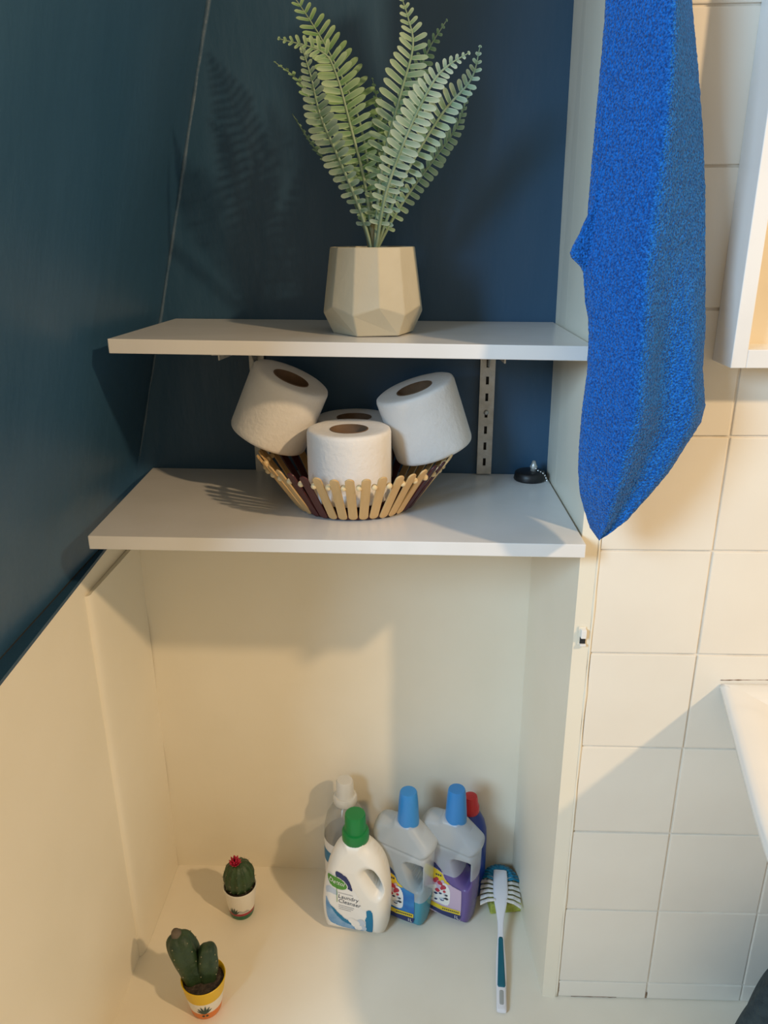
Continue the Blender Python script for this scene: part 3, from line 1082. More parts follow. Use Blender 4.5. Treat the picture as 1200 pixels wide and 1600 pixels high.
def build_towel():
    t = thing('towel', 'bright blue terry towel hanging in front of the tiled wall', 'towel', (0.23, -0.35, 0.838))
    base = Vector((0.23, -0.35, 0.838))
    zs = np.array([r[0] for r in ROWS][::-1]); xl = np.array([r[1] for r in ROWS][::-1]); xr = np.array([r[2] for r in ROWS][::-1])

    def sheet(name, xlf, xrf, z0, z1, nu, nv, yf, thick):
        V, F = [], []
        for side in (0, 1):
            for j in range(nv + 1):
                z = z0 + (z1 - z0) * j / nv
                a, b = xlf(z), xrf(z)
                for i in range(nu + 1):
                    s = i / nu
                    x = a + (b - a) * s
                    y = yf(s, z)
                    edge = min(1.0, min(s, 1 - s) * (b - a) / 0.004, j * (z1 - z0) / nv / 0.004 + 0.05)
                    hth = thick * sqrt(max(0.02, 1 - (1 - edge) ** 2))
                    fz = 0.0011 * noise.noise(Vector((x * 420, z * 420, side * 9.0))) + 0.0012 * noise.noise(Vector((x * 150, z * 150, side * 5.0 + 2)))
                    jx = 0.0007 * noise.noise(Vector((x * 300 + 7, z * 300, 1)))
                    V.append((x + jx - base.x, y + (-hth - fz if side == 0 else hth) - base.y, z - base.z))
        m = (nu + 1) * (nv + 1)
        for j in range(nv):
            for i in range(nu):
                a = j * (nu + 1) + i
                F.append((a, a + 1, a + nu + 2, a + nu + 1))
                F.append((a + m, a + m + nu + 1, a + m + nu + 2, a + m + 1))
        ring = [i for i in range(nu + 1)] + [j * (nu + 1) + nu for j in range(1, nv + 1)] + [nv * (nu + 1) + i for i in range(nu - 1, -1, -1)] + [j * (nu + 1) for j in range(nv - 1, 0, -1)]
        for a, b in zip(ring, ring[1:] + ring[:1]):
            F.append((b, a, a + m, b + m))
        return pyd(name, V, F, t, 'towel', True)

    # top close to the wall, lower end hanging clear of it
    yc = np.interp(zs, [0.86, 1.10, 1.45], [-0.365, -0.350, -0.315])
    kk = (1.18 + yc) / 0.87
    zs, xl, xr = 1.169 - (1.169 - zs) * kk, xl * kk, xr * kk

    def yf(s, z):
        # one long ridge down the towel, its left side facing the daylight; second soft fold on the right
        k = float(np.interp(z, [0.86, 0.95, 1.06, 1.22, 1.40], [0.34, 0.30, 0.33, 0.45, 0.56]))
        e = (s - k) / (k + 0.04) if s < k else (s - k) / (1.04 - k)
        ridge = 1 - sqrt(e * e + 0.012) + 0.11
        f2 = math.exp(-((s - 0.84) / 0.14) ** 2) * max(0, min(1, (1.15 - z) / 0.12))
        v2 = math.exp(-((s - 0.55) / 0.12) ** 2) * max(0, min(1, (1.15 - z) / 0.12))
        wide = float(np.interp(z, [0.83, 0.92, 1.0], [0.25, 0.75, 1.0]))
        return float(np.interp(z, [0.86, 1.10, 1.45], [-0.335, -0.318, -0.285])) - 0.076 * ridge * wide - 0.020 * f2 * wide + 0.008 * v2 * wide - 0.005 * sin(z * 14 + s * 3)
    sheet('front_layer', lambda z: float(np.interp(z, zs, xl)), lambda z: float(np.interp(z, zs, xr)), float(zs[0]), 1.575, 70, 330, yf, 0.0035)
    bl = [(1.0655, 0.2024), (1.0683, 0.1965), (1.0974, 0.1933), (1.1270, 0.1890), (1.1340, 0.1850), (1.1425, 0.1751), (1.1478, 0.1726), (1.156, 0.176), (1.1673, 0.1814), (1.196, 0.1878), (1.2394, 0.194)]
    bz = [1.169 - (1.169 - q[0]) * 0.962 for q in bl]
    bx = [q[1] * 0.962 - (0.0055 if 1.07 < q[0] < 1.19 else 0.001) for q in bl]
    sheet('back_layer', lambda z: float(np.interp(z, bz, bx)), lambda z: 0.265, bz[0], bz[-1], 40, 80, lambda s, z: -0.328 - 0.004 * sin(s * 4), 0.003)


build_towel()


# ------------------------------------------------------------------ open wall cabinet, upper right
def build_cabinet():
    t = thing('wall_cabinet', 'white open wall cabinet above the wash basin', 'cabinet', (0.3485, -0.2562, 1.0268))
    W, Dp, H = 0.42, 0.056, 0.66
    th = 0.0165
    box_obj('side_panel', (0, th, -Dp, 0, 0, H), t, 'cab_white', 0.001)
    box_obj('side_panel', (W - th, W, -Dp, 0, 0, H), t, 'cab_white', 0.001)
    box_obj('bottom_panel', (th, W - th, -Dp, 0, 0, 0.020), t, 'cab_white', 0.001)
    box_obj('top_panel', (th, W - th, -Dp, 0, H - th, H), t, 'cab_white', 0.001)
    box_obj('shelf_panel', (th, W - th, -Dp + 0.004, -0.006, 0.33, 0.34), t, 'cab_white', 0.001)
    box_obj('back_panel', (th, W - th, -0.006, -0.0005, 0.020, H - th), t, 'cab_in')


build_cabinet()


# ------------------------------------------------------------------ wash basin, right edge
def build_basin():
    t = thing('wash_basin', 'white ceramic wash basin fixed to the tiled wall', 'basin', (0.62, -0.2565, 0.0))
    bx, by = 0.62, -0.2565
    half = [(0.4183, -0.2565), (0.405, -0.315), (0.388, -0.39), (0.370, -0.47), (0.3565, -0.535), (0.349, -0.585), (0.352, -0.63), (0.372, -0.675), (0.415, -0.71), (0.49, -0.735), (0.58, -0.745)]
    full = half + [(2 * 0.62 - x, y) for x, y in half[::-1]]
    loop = [np.array((p[0] - bx, p[1] - by)) for p in crom(full, 5)]
    a_, b_ = loop[-1], loop[0]
    loop += [a_ + (b_ - a_) * k / 16 for k in range(1, 16)]      # straight back edge along the wall
    n = len(loop)
    cen = np.array((0.0, -0.26))

    def off(d):
        o = []
        for i in range(n):
            a, b = loop[i - 1], loop[(i + 1) % n]
            tn = (b - a) / np.linalg.norm(b - a)
            nr = np.array((-tn[1], tn[0]))
            if np.dot(nr, cen - loop[i]) < 0:
                nr = -nr
            p = loop[i] + nr * min(d, 0.11)
            if d > 0.11:
                f = (d - 0.11) / 0.14
                p = p + (cen - p) * f
            p[1] = min(p[1], 0.0)
            o.append(p)
        return o
    rings = [(0.16, 0.42), (0.10, 0.47), (0.055, 0.525), (0.020, 0.563), (0.005, 0.579), (0.0, 0.586), (0.002, 0.5920), (0.006, 0.5945), (0.012, 0.5955), (0.03, 0.5950), (0.055, 0.5925), (0.068, 0.587), (0.078, 0.572), (0.09, 0.53), (0.11, 0.48), (0.15, 0.452), (0.20, 0.446), (0.25, 0.444)]
    V, F = [], []
    for d, z in rings:
        for p in off(d):
            V.append((p[0], p[1], z))
    for k in range(len(rings) - 1):
        for i in range(n):
            j = (i + 1) % n
            F.append((k * n + i, k * n + j, (k + 1) * n + j, (k + 1) * n + i))
    F.append(tuple(range(n))[::-1])
    o = pyd('bowl', V, F, t, 'ceramic', True)
    bm = bmesh.new(); bm.from_mesh(o.data); bmesh.ops.remove_doubles(bm, verts=bm.verts[:], dist=1e-5); bmesh.ops.recalc_face_normals(bm, faces=bm.faces[:]); bm.to_mesh(o.data); bm.free()
    auto_smooth(o, 60)
    lathe_obj('drain', [(0, 0.4445), (0.018, 0.4445), (0.021, 0.4465), (0.024, 0.4435)], t, 'chrome', 24, loc=(0, -0.26, 0))


build_basin()


# ------------------------------------------------------------------ latch on the niche lining
def build_latch():
    t = thing('door_latch', 'small painted metal latch on the edge of the niche', 'latch', (0.2262, -0.2575, 0.649))
    box_obj('plate', (-0.0048, 0.0048, -0.0016, 0.0006, 0, 0.027), t, 'white_wall', 0.0005)
    box_obj('catch', (-0.0024, 0.0048, -0.0078, -0.0016, 0.0125, 0.025), t, 'cab_white', 0.001)
    box_obj('keep', (-0.0024, 0.0048, -0.0030, -0.0016, 0.003, 0.0125), t, 'dark')  # near-black block painted in as the shade of the latch recess
    box_obj('lip', (-0.0024, 0.0056, -0.0058, -0.0016, 0.0, 0.003), t, 'cab_white', 0.0006)


build_latch()


# ------------------------------------------------------------------ dark cloth, lower right
def build_cloth():
    V, F = [], []
    nu, nv = 72, 30
    for j in range(nv + 1):
        v = j / nv
        z = 0.25 * sin(v * pi / 2) ** 0.9
        r = (1 - v ** 2.4) * 0.135 + 0.02 * (1 - v)
        for i in range(nu):
            a = 2 * pi * i / nu
            k = 1 + 0.10 * noise.noise(Vector((cos(a) * 2.2, sin(a) * 2.2, v * 2))) + 0.05 * sin(a * 9 + v * 3) * (1 - v)
            V.append((r * k * cos(a) * 1.05, r * k * sin(a) * 0.78, z * (1 + 0.08 * noise.noise(Vector((cos(a), sin(a), 4))) * (1 - v))))
    for j in range(nv):
        for i in range(nu):
            F.append((j * nu + i, j * nu + (i + 1) % nu, (j + 1) * nu + (i + 1) % nu, (j + 1) * nu + i))
    F.append(tuple(range(nu))[::-1])
    F.append(tuple(nv * nu + i for i in range(nu)))
    o = pyd('bundled_cloth', V, F, None, 'cloth', True, (0.614, -0.408, 0.0005))
    tag(o, 'dark teal bundled cloth on the floor under the basin', 'cloth')


build_cloth()


# ------------------------------------------------------------------ bottles
def smooth_half(d, r, T):
    return T * np.sqrt(np.clip(1 - (1 - np.clip(d / r, 0, 1)) ** 2, 0, 1))


def cap_obj(name, prof, parent, m, loc, ridges=0):
    def rf(a, z, r):
        return r * (1 + 0.012 * cos(a * ridges)) if ridges else r
    o = lathe_obj(name, prof, parent, m, 64, loc=loc, rfun=rf)
    return auto_smooth(o, 45)


def laundry_bottle():
    t = thing('laundry_bottle', 'white laundry cleanser bottle with green cap and printed label', 'bottle', (-0.0945, -0.122, 0.0006), (0, 0, radians(-9)))
    out = crom([(-0.047, 0.001), (0.0, 0.0), (0.047, 0.001), (0.0575, 0.012), (0.0615, 0.05), (0.0618, 0.09), (0.0585, 0.125), (0.050, 0.155), (0.036, 0.176), (0.0225, 0.188), (0.017, 0.196),
                (-0.017, 0.196), (-0.0225, 0.188), (-0.036, 0.170), (-0.049, 0.135), (-0.057, 0.095), (-0.061, 0.05), (-0.0575, 0.012)], 6, True)
    hole = crom([(0.0235, 0.138), (0.031, 0.1405), (0.0395, 0.130), (0.0465, 0.112), (0.0470, 0.102), (0.0425, 0.1005), (0.036, 0.109), (0.028, 0.124)], 6, True)
    T, r = 0.031, 0.021

    def sdf(X, Z):
        return np.minimum(sd_poly(out, X, Z), -sd_poly(hole, X, Z))

    def half(X, Z):
        b = smooth_half(np.maximum(sd_poly(out, X, Z), 0), r, T)
        b2 = smooth_half(np.maximum(-sd_poly(hole, X, Z), 0) + 0.0005, 0.020, T)
        return np.minimum(b, b2) * (1 - 0.18 * np.clip((Z - 0.14) / 0.055, 0, 1))
    surf = half
    puffy('body', sdf, half, (-0.063, 0.063, 0.0, 0.197), 0.0016, t, 'hdpe')
    c = t
    cap_obj('cap', [(0, 0.0), (0.0225, 0.0), (0.0232, 0.002), (0.0232, 0.017), (0.0222, 0.0195), (0.0188, 0.0205), (0.0182, 0.023), (0.0178, 0.050), (0.0165, 0.0530), (0, 0.0535)], t, 'green_cap', (0, 0, 0.1885), 28)
    # label
    lab = decal('label', crom([(-0.048, 0.032), (-0.030, 0.019), (0.0, 0.013), (0.030, 0.013), (0.0345, 0.016), (0.035, 0.060), (0.030, 0.063), (0.016, 0.066), (0.010, 0.09), (-0.004, 0.112), (-0.022, 0.124), (-0.046, 0.122), (-0.050, 0.09), (-0.0495, 0.06)], 5, True), surf, 0.0003, t, 'l_white')
    decal('swoosh', crom([(-0.0492, 0.078), (-0.047, 0.034), (-0.030, 0.0205), (0.0, 0.0145), (0.018, 0.0140), (0.010, 0.028), (-0.012, 0.036), (-0.032, 0.052), (-0.043, 0.070)], 5, True), surf, 0.0006, lab, 'l_sky')
    decal('swoosh', crom([(-0.041, 0.066), (-0.032, 0.046), (-0.016, 0.030), (0.006, 0.023), (0.014, 0.020), (0.006, 0.030), (-0.014, 0.038), (-0.030, 0.054)], 5, True), surf, 0.0009, lab, 'l_teal')
    decal('swoosh', crom([(-0.0485, 0.100), (-0.040, 0.106), (-0.028, 0.099), (-0.028, 0.088), (-0.040, 0.092), (-0.0485, 0.088)], 4, True), surf, 0.0006, lab, 'l_pale')
    decal('navy_patch', crom([(-0.028, 0.1415), (-0.012, 0.133), (-0.005, 0.122), (0.000, 0.1025), (-0.008, 0.105), (-0.014, 0.112), (-0.022, 0.122), (-0.028, 0.128)], 4, True), surf, 0.0005, lab, 'l_navy')
    decal('teal_patch', crom([(0.0245, 0.063), (0.0345, 0.060), (0.0342, 0.0165), (0.0235, 0.0145), (0.0225, 0.034), (0.0215, 0.042), (0.0240, 0.050)], 5, True), surf, 0.0006, lab, 'l_teal')
    el = [(-0.0275 + 0.0185 * cos(a) * 0.98 + 0.0, 0.1165 + 0.0125 * sin(a) - 0.35 * 0.0185 * cos(a)) for a in [2 * pi * k / 36 for k in range(36)]]
    decal('oval_border', [(-0.0275 + (x + 0.0275) * 1.08, 0.1165 + (z - 0.1165) * 1.09) for x, z in el], surf, 0.0009, lab, 'l_white', 0.0012)
    ov = decal('oval_badge', el, surf, 0.0012, lab, 'l_green', 0.0012)
    text('lettering', 'Dettol', -0.0425, 0.1185, 0.0125, surf, 0.0015, ov, 'l_white', rot=radians(-17), sx=0.88)
    decal('line', [(-0.0282, 0.134), (-0.0274, 0.134), (-0.0274, 0.074), (-0.0282, 0.074)], surf, 0.0016, lab, 'l_green', 0.0008)
    text('lettering', 'Laundry', -0.0262, 0.0835, 0.0118, surf, 0.0008, lab, 'l_ink', rot=radians(-8), sx=0.95)
    text('lettering', 'Cleanser', -0.0262, 0.0735, 0.0118, surf, 0.0008, lab, 'l_ink', rot=radians(-9), sx=0.95)
    for k, (ln, z) in enumerate(((0.026, 0.0945), (0.028, 0.0665), (0.026, 0.0625), (0.022, 0.0585))):
        m_ = 'l_grey'
        x0 = -0.0255
        dz = -0.14 * ln
        decal('fine_print', [(x0, z), (x0 + ln, z + dz), (x0 + ln, z + dz + 0.0014), (x0, z + 0.0014)], surf, 0.0008, lab, m_, 0.001)
    for (x, z, r_) in ((0.004, 0.030, 0.008), (0.014, 0.034, 0.0075), (0.009, 0.022, 0.007), (0.018, 0.022, 0.006), (-0.003, 0.036, 0.006)):
        decal('cotton_print', [(x + r_ * cos(2 * pi * k / 14), z + r_ * sin(2 * pi * k / 14)) for k in range(14)], surf, 0.0010 + 0.0001 * (r_ * 1000 % 3), lab, 'l_white' if x < 0.01 else 'l_pale', 0.0012)
    return t


laundry_bottle()


def floor_bottle(label, loc, ang, liq, level, pic, band):
    t = thing('floor_cleaner_bottle', label, 'bottle', loc, (0, 0, radians(ang)))
    out = crom([(-0.047, 0.001), (0.0, 0.0), (0.036, 0.001), (0.0405, 0.006), (0.045, 0.05), (0.0465, 0.10), (0.0475, 0.148), (0.0465, 0.156), (0.0505, 0.162), (0.0525, 0.170), (0.0490, 0.178), (0.034, 0.193),
                (0.018, 0.2085), (0.013, 0.215), (-0.018, 0.215), (-0.026, 0.209), (-0.045, 0.207), (-0.056, 0.200), (-0.0615, 0.186), (-0.0615, 0.172), (-0.058, 0.165), (-0.059, 0.155), (-0.057, 0.10), (-0.054, 0.05), (-0.0515, 0.006)], 4, True)
    hole = crom([(0.0120, 0.1365), (0.0335, 0.1385), (0.0355, 0.135), (0.0352, 0.100), (0.0335, 0.0905), (0.0285, 0.090), (0.019, 0.104), (0.0110, 0.128)], 5, True)
    T, r = 0.0275, 0.0125

    def sdf(X, Z):
        return np.minimum(sd_poly(out, X, Z), -sd_poly(hole, X, Z))

    def half(X, Z):
        b = smooth_half(np.maximum(sd_poly(out, X, Z), 0), r, T)
        b2 = smooth_half(np.maximum(-sd_poly(hole, X, Z), 0) + 0.0004, 0.010, T)
        g = 1 - 0.07 * np.exp(-((Z - 0.1605 + 0.10 * (X + 0.005)) / 0.0028) ** 2)     # moulded waist groove
        return np.minimum(b, b2) * g * (1 - 0.30 * np.clip((Z - 0.165) / 0.05, 0, 1))
    bo = puffy('body', sdf, half, (-0.063, 0.054, 0.0, 0.216), 0.0015, t, ['milky', 'milky_wet'])
    for p_ in bo.data.polygons:
        p_.material_index = 1 if p_.center.z < level else 0
    li = 0.0014
    puffy('liquid', lambda X, Z: np.minimum(sdf(X, Z) - li, level - Z),
          lambda X, Z: np.maximum(np.minimum(half(X, Z) - 0.0009, smooth_half(np.maximum(sdf(X, Z) - li, 0), 0.010, T)), 0.0), (-0.063, 0.054, 0.0, level), 0.0017, t, liq)
    cap_obj('cap', [(0, 0.002), (0.0165, 0.0), (0.0190, 0.001), (0.0188, 0.010), (0.0165, 0.050), (0.0150, 0.064), (0.0137, 0.0665), (0, 0.0675)], t, 'blue_cap', (0.001, 0, 0.2040))
    LX = 0.0105

    def surf(X, Z):
        return half(X + LX, Z)
    lab0 = len(t.children)
    lab = decal('label', crom([(-0.053, 0.018), (-0.02, 0.0105), (0.010, 0.0115), (0.0145, 0.016), (0.0150, 0.074), (0.0115, 0.080), (-0.004, 0.084), (-0.015, 0.093), (-0.024, 0.113), (-0.036, 0.124), (-0.052, 0.127), (-0.055, 0.08)], 5, True), surf, 0.0003, t, pic)
    decal('navy_top', crom([(-0.0535, 0.126), (-0.036, 0.1235), (-0.025, 0.113), (-0.022, 0.106), (-0.036, 0.112), (-0.0535, 0.115)], 4, True), surf, 0.0006, lab, 'l_navy')
    decal('yellow_panel', crom([(-0.0535, 0.114), (-0.036, 0.111), (-0.0225, 0.1045), (-0.017, 0.094), (-0.007, 0.0845), (-0.024, 0.086), (-0.0535, 0.090)], 4, True), surf, 0.0006, lab, 'l_yellow')
    decal('white_panel', crom([(-0.054, 0.060), (-0.020, 0.083), (-0.008, 0.075), (-0.006, 0.055), (-0.010, 0.036), (-0.030, 0.036), (-0.053, 0.040)], 4, True), surf, 0.0005, lab, 'l_white')
    pr = random.Random(3)
    for k in range(16):
        x, z, r_ = pr.uniform(-0.037, -0.014), pr.uniform(0.063, 0.089), pr.uniform(0.0028, 0.0050)
        decal('flower_print', [(x + r_ * cos(2 * pi * q / 12), z + r_ * sin(2 * pi * q / 12)) for q in range(12)], surf, 0.0008 + 0.00003 * k, lab, 'l_red' if k % 5 else 'l_lilac', 0.0013)
    for k in range(14):
        x, z, r_ = pr.uniform(-0.042, -0.012), pr.uniform(0.041, 0.060), pr.uniform(0.0012, 0.0026)
        decal('leaf_print', [(x + 1.6 * r_ * cos(2 * pi * q / 10), z + r_ * sin(2 * pi * q / 10)) for q in range(10)], surf, 0.0009 + 0.00003 * k, lab, ('l_navy', 'l_grey', 'l_pale', 'l_ink')[k % 4], 0.0012)
    decal('yellow_strip', [(-0.053, 0.036), (-0.02, 0.0305), (0.0140, 0.0335), (0.0140, 0.0245), (-0.02, 0.021), (-0.0528, 0.026)], surf, 0.0009, lab, 'l_yellow', 0.0014)
    decal('navy_strip', crom([(-0.0525, 0.0255), (-0.02, 0.0205), (0.0138, 0.0240), (0.0138, 0.0165), (0.010, 0.0122), (-0.02, 0.0112), (-0.0515, 0.0185)], 4, True), surf, 0.0008, lab, 'l_navy')
    for k in range(9):
        x = -0.020 + 0.0036 * k
        z = 0.0243 + 0.0011 * k * 0.36
        decal('fine_print', [(x, z), (x + 0.0026, z + 0.0003), (x + 0.0026, z + 0.0032), (x, z + 0.0029)], surf, 0.0012, lab, 'l_ink', 0.0009)
    for k in range(3):
        x = -0.034 + 0.004 * k
        decal('fine_print', [(x, 0.097), (x + 0.003, 0.0965), (x + 0.003, 0.1005), (x, 0.101)], surf, 0.0009, lab, 'l_ink', 0.001)
    text('lettering', '1L', 0.0025, 0.0140, 0.0095, surf, 0.0012, lab, 'l_white', rot=radians(2))
    for o in [lab] + list(lab.children):
        for v in o.data.vertices:
            v.co.x += LX
    return t


floor_bottle('milky floor cleaner bottle with blue cap holding a little blue liquid', (-0.005, -0.0985, 0.0006), -24, 'liq_blue', 0.062, 'l_blue', 0)
floor_bottle('milky floor cleaner bottle with blue cap half full of purple liquid', (0.078, -0.0900, 0.0006), -24, 'liq_purple', 0.103, 'l_lilac', 0)


def clear_bottle():
    t = thing('clear_bottle', 'clear empty bottle with whitish cap behind the white bottle', 'bottle', (-0.1185, -0.047, 0.0006))
    prof = [(0, 0.0), (0.034, 0.0), (0.0395, 0.004), (0.0405, 0.012), (0.0405, 0.09), (0.0400, 0.135), (0.0385, 0.155), (0.034, 0.175), (0.026, 0.190), (0.018, 0.199), (0.0155, 0.203), (0.0155, 0.214)]
    lathe_obj('body', prof, t, 'clear', 56)
    lathe_obj('label', [(0.0407, 0.05), (0.0407, 0.09), (0.0403, 0.132)], t, 'l_white', 56)
    lathe_obj('label_stripe', [(0.0409, 0.085), (0.0409, 0.09), (0.0407, 0.112)], t, 'l_teal', 56)
    cap_obj('cap', [(0, 0.0), (0.0205, 0.0), (0.0215, 0.002), (0.0215, 0.0130), (0.0200, 0.0155), (0.0168, 0.0160), (0.0160, 0.018), (0.0155, 0.044), (0.0135, 0.0475), (0, 0.048)], t, 'clear_cap', (0, 0, 0.202))


clear_bottle()


def spray_bottle():
    t = thing('navy_bottle', 'navy bottle with red cap peeking out behind the purple one', 'bottle', (0.108, -0.0375, 0.0006))
    prof = [(0, 0.0), (0.027, 0.0), (0.031, 0.004), (0.032, 0.02), (0.032, 0.125), (0.031, 0.142), (0.027, 0.158), (0.020, 0.172), (0.013, 0.180), (0.011, 0.183), (0.011, 0.190), (0, 0.190)]
    lathe_obj('body', prof, t, 'navy', 48)
    cap_obj('cap', [(0, 0.0), (0.0155, 0.0), (0.0165, 0.002), (0.016, 0.014), (0.0135, 0.019), (0.013, 0.028), (0.0115, 0.034), (0, 0.036)], t, 'red', (0, 0, 0.178), 20)


spray_bottle()


# ------------------------------------------------------------------ dish brush and sponge
def build_brush():
    # local frame: +y towards the head, origin under the handle end
    ang = math.atan2(-(0.168 - 0.1465), (-0.035 + 0.288))
    t = thing('dish_brush', 'white dish brush with teal grip and blue and white bristles', 'brush', (0.1465, -0.290, 0.0), (0, 0, ang))
    # handle spine: (y, z, half width, half thickness)
    S = [(0.000, 0.0055, 0.0068, 0.0030), (0.004, 0.0060, 0.0082, 0.0042), (0.030, 0.0085, 0.0082, 0.0050), (0.060, 0.0110, 0.0090, 0.0055), (0.090, 0.0140, 0.0082, 0.0055), (0.115, 0.0185, 0.0062, 0.0050),
         (0.135, 0.0245, 0.0052, 0.0045), (0.150, 0.0310, 0.0060, 0.0042), (0.165, 0.0375, 0.0085, 0.0040), (0.180, 0.0430, 0.0115, 0.0038), (0.196, 0.0470, 0.0132, 0.0038), (0.214, 0.0490, 0.0132, 0.0038), (0.232, 0.0500, 0.0128, 0.0038), (0.244, 0.0500, 0.0122, 0.0034)]
    sp = crom(S, 5)
    seg = 20
    V, F = [], []
    for (y, z, w, h) in sp:
        for k in range(seg):
            a = 2 * pi * k / seg
            ca, sa = cos(a), sin(a)
            V.append((w * math.copysign(abs(ca) ** 0.55, ca), y, z + h * math.copysign(abs(sa) ** 0.7, sa)))
    n = len(sp)
    for i in range(n - 1):
        for k in range(seg):
            j = (k + 1) % seg
            F.append((i * seg + k, (i + 1) * seg + k, (i + 1) * seg + j, i * seg + j))
    F.append(tuple(range(seg)))
    F.append(tuple((n - 1) * seg + k for k in range(seg))[::-1])
    o = pyd('handle', V, F, t, 'brush_white', True)
    auto_smooth(o, 55)

    def inlay(name, y0, y1, wfun, m, lift):
        V, F = [], []
        ny, nx = 24, 6
        sy = [q[0] for q in sp]
        for j in range(ny + 1):
            y = y0 + (y1 - y0) * j / ny
            z = float(np.interp(y, sy, [q[1] for q in sp]))
            h = float(np.interp(y, sy, [q[3] for q in sp]))
            w = wfun(j / ny)
            for i in range(nx + 1):
                s = -1 + 2 * i / nx
                V.append((w * s, y, z + h + lift - 0.0006 * s * s))
        for j in range(ny):
            for i in range(nx):
                a = j * (nx + 1) + i
                F.append((a, a + 1, a + nx + 2, a + nx + 1))
        m0 = len(V)
        V += [(x, y, z - 0.002) for x, y, z in V]
        row = nx + 1
        ring = list(range(nx + 1)) + [j * row + nx for j in range(1, ny + 1)] + [ny * row + i for i in range(nx - 1, -1, -1)] + [j * row for j in range(ny - 1, 0, -1)]
        for a, b in zip(ring, ring[1:] + ring[:1]):
            F.append((b, a, a + m0, b + m0))
        pyd(name, V, F, t, m, True)
    inlay('grip', 0.036, 0.122, lambda u: (0.0066 - 0.0028 * u) * min(1, 0.75 + min(u, 1 - u) * 6), 'brush_teal', 0.0006)
    inlay('hanging_inset', 0.008, 0.031, lambda u: 0.0042 * min(1, 0.7 + min(u, 1 - u) * 4), 'grey_plastic', 0.0003)
    # bristle tufts fan out round the head
    cy, cz = 0.212, 0.0465

    def tuft(a, L, w, m, drop, yshift=0.0):
        d = Vector((cos(a), sin(a), 0))
        s = Vector((-sin(a), cos(a), 0))
        p0 = Vector((0.0105 * cos(a), cy + yshift + 0.026 * sin(a), cz))
        p1 = p0 + d * L + Vector((0, 0, -drop))
        V, F = [], []
        mid = p0.lerp(p1, 0.55) + Vector((0, 0, 0.005))
        for q, (p, ww) in enumerate(((p0, w * 0.55), (mid, w * 0.8), (p1, w))):
            for k in range(8):
                b = 2 * pi * k / 8
                V.append(tuple(p + s * (ww * cos(b)) + Vector((0, 0, 0.55 * ww * sin(b)))))
        for q in range(2):
            for k in range(8):
                j = (k + 1) % 8
                F.append((q * 8 + k, q * 8 + j, (q + 1) * 8 + j, (q + 1) * 8 + k))
        F.append(tuple(range(8))[::-1])
        F.append(tuple(16 + k for k in range(8)))
        pyd('bristle_tuft', V, F, t, m)
    for k in range(13):
        a = radians(20 + 140 * k / 12)
        tuft(a, 0.0270, 0.0042, 'brush_blue', 0.008, 0.006)
    for k in range(9):
        a = radians(38 + 104 * k / 8)
        tuft(a, 0.0190, 0.0036, 'brush_blue', 0.018, 0.004)
    for s in (0, 1):
        for k in range(6):
            # rows along both sides of the head
            y = 0.016 - 0.0095 * k
            a = radians(30 - 6.5 * k)
            if s:
                a = pi - a
            d = Vector((cos(a), sin(a), 0))
            p0 = Vector(((-1 if s else 1) * 0.0095, cy + y, cz))
            p1 = p0 + d * 0.0265 + Vector((0, 0, -0.010))
            sd = Vector((-sin(a), cos(a), 0))
            V, F = [], []
            for q, (p, ww) in enumerate(((p0, 0.0026), (p0.lerp(p1, 0.5) + Vector((0, 0, 0.003)), 0.0034), (p1, 0.0041))):
                for kk in range(8):
                    b = 2 * pi * kk / 8
                    V.append(tuple(p + sd * (ww * cos(b)) + Vector((0, 0, 0.8 * ww * sin(b)))))
            for q in range(2):
                for kk in range(8):
                    j = (kk + 1) % 8
                    F.append((q * 8 + kk, q * 8 + j, (q + 1) * 8 + j, (q + 1) * 8 + kk))
            F.append(tuple(range(8))[::-1])
            F.append(tuple(16 + kk for kk in range(8)))
            pyd('bristle_tuft', V, F, t, 'bristle')


build_brush()


def build_sponge():
    bm = bmesh.new()
    box(bm, -0.032, 0.032, -0.030, 0.030, 0, 0.022)
    bevel_all(bm, 0.003, 3)
    bmesh.ops.subdivide_edges(bm, edges=bm.edges[:], cuts=2, use_grid_fill=True)
    for v in bm.verts:
        v.co.z += 0.0012 * noise.noise(v.co * 90) * (1 if v.co.z > 0.004 else 0)
    o = from_bm('sponge', bm, None, 'sponge', True, (0.1735, -0.0655, 0.0004))
    o.rotation_euler = (0, 0, radians(8))
    tag(o, 'yellow green sponge lying under the brush head', 'sponge')


build_sponge()


# ------------------------------------------------------------------ cacti
def painted_pot(t, prof, bands, decals):
    """prof outer (r,z); bands: list of (zmax, material)"""
    V, F = lathe(prof, 48)
    names = []
    for _, m in bands:
        if m not in names:
            names.append(m)
    mi = []
    for f in F:
        zc = sum(V[i][2] for i in f) / len(f)
        for zm, m in bands:
            if zc <= zm:
                mi.append(names.index(m))
                break
        else:
            mi.append(names.index(bands[-1][1]))
    o = pyd('pot', V, F, t, names, True, midx=mi)
    auto_smooth(o, 50)
    return o


def agave(t, pot, rfun, a0, z0, size, m='pk'):
    """small painted agave: fan of pointed strokes lying on the pot"""
    for k, (da, ln) in enumerate(((-62, 0.75), (-40, 0.9), (-18, 1.0), (6, 1.05), (28, 0.95), (50, 0.8))):
        V = []
        th = radians(da)
        for u, w in ((0.0, 0.07), (0.35, 0.10), (0.7, 0.07), (1.0, 0.005)):
            for s in (-1, 1):
                xx = size * (u * ln * sin(th) + s * w * cos(th))
                zz = z0 + size * (u * ln * cos(th) - s * w * sin(th))
                R = rfun(zz) + 0.0005
                V.append((R * cos(a0 + xx / R), R * sin(a0 + xx / R), zz))
        F = [(0, 2, 3, 1), (2, 4, 5, 3), (4, 6, 7, 5)]
        pyd('painted_leaf', V, F, pot, m)


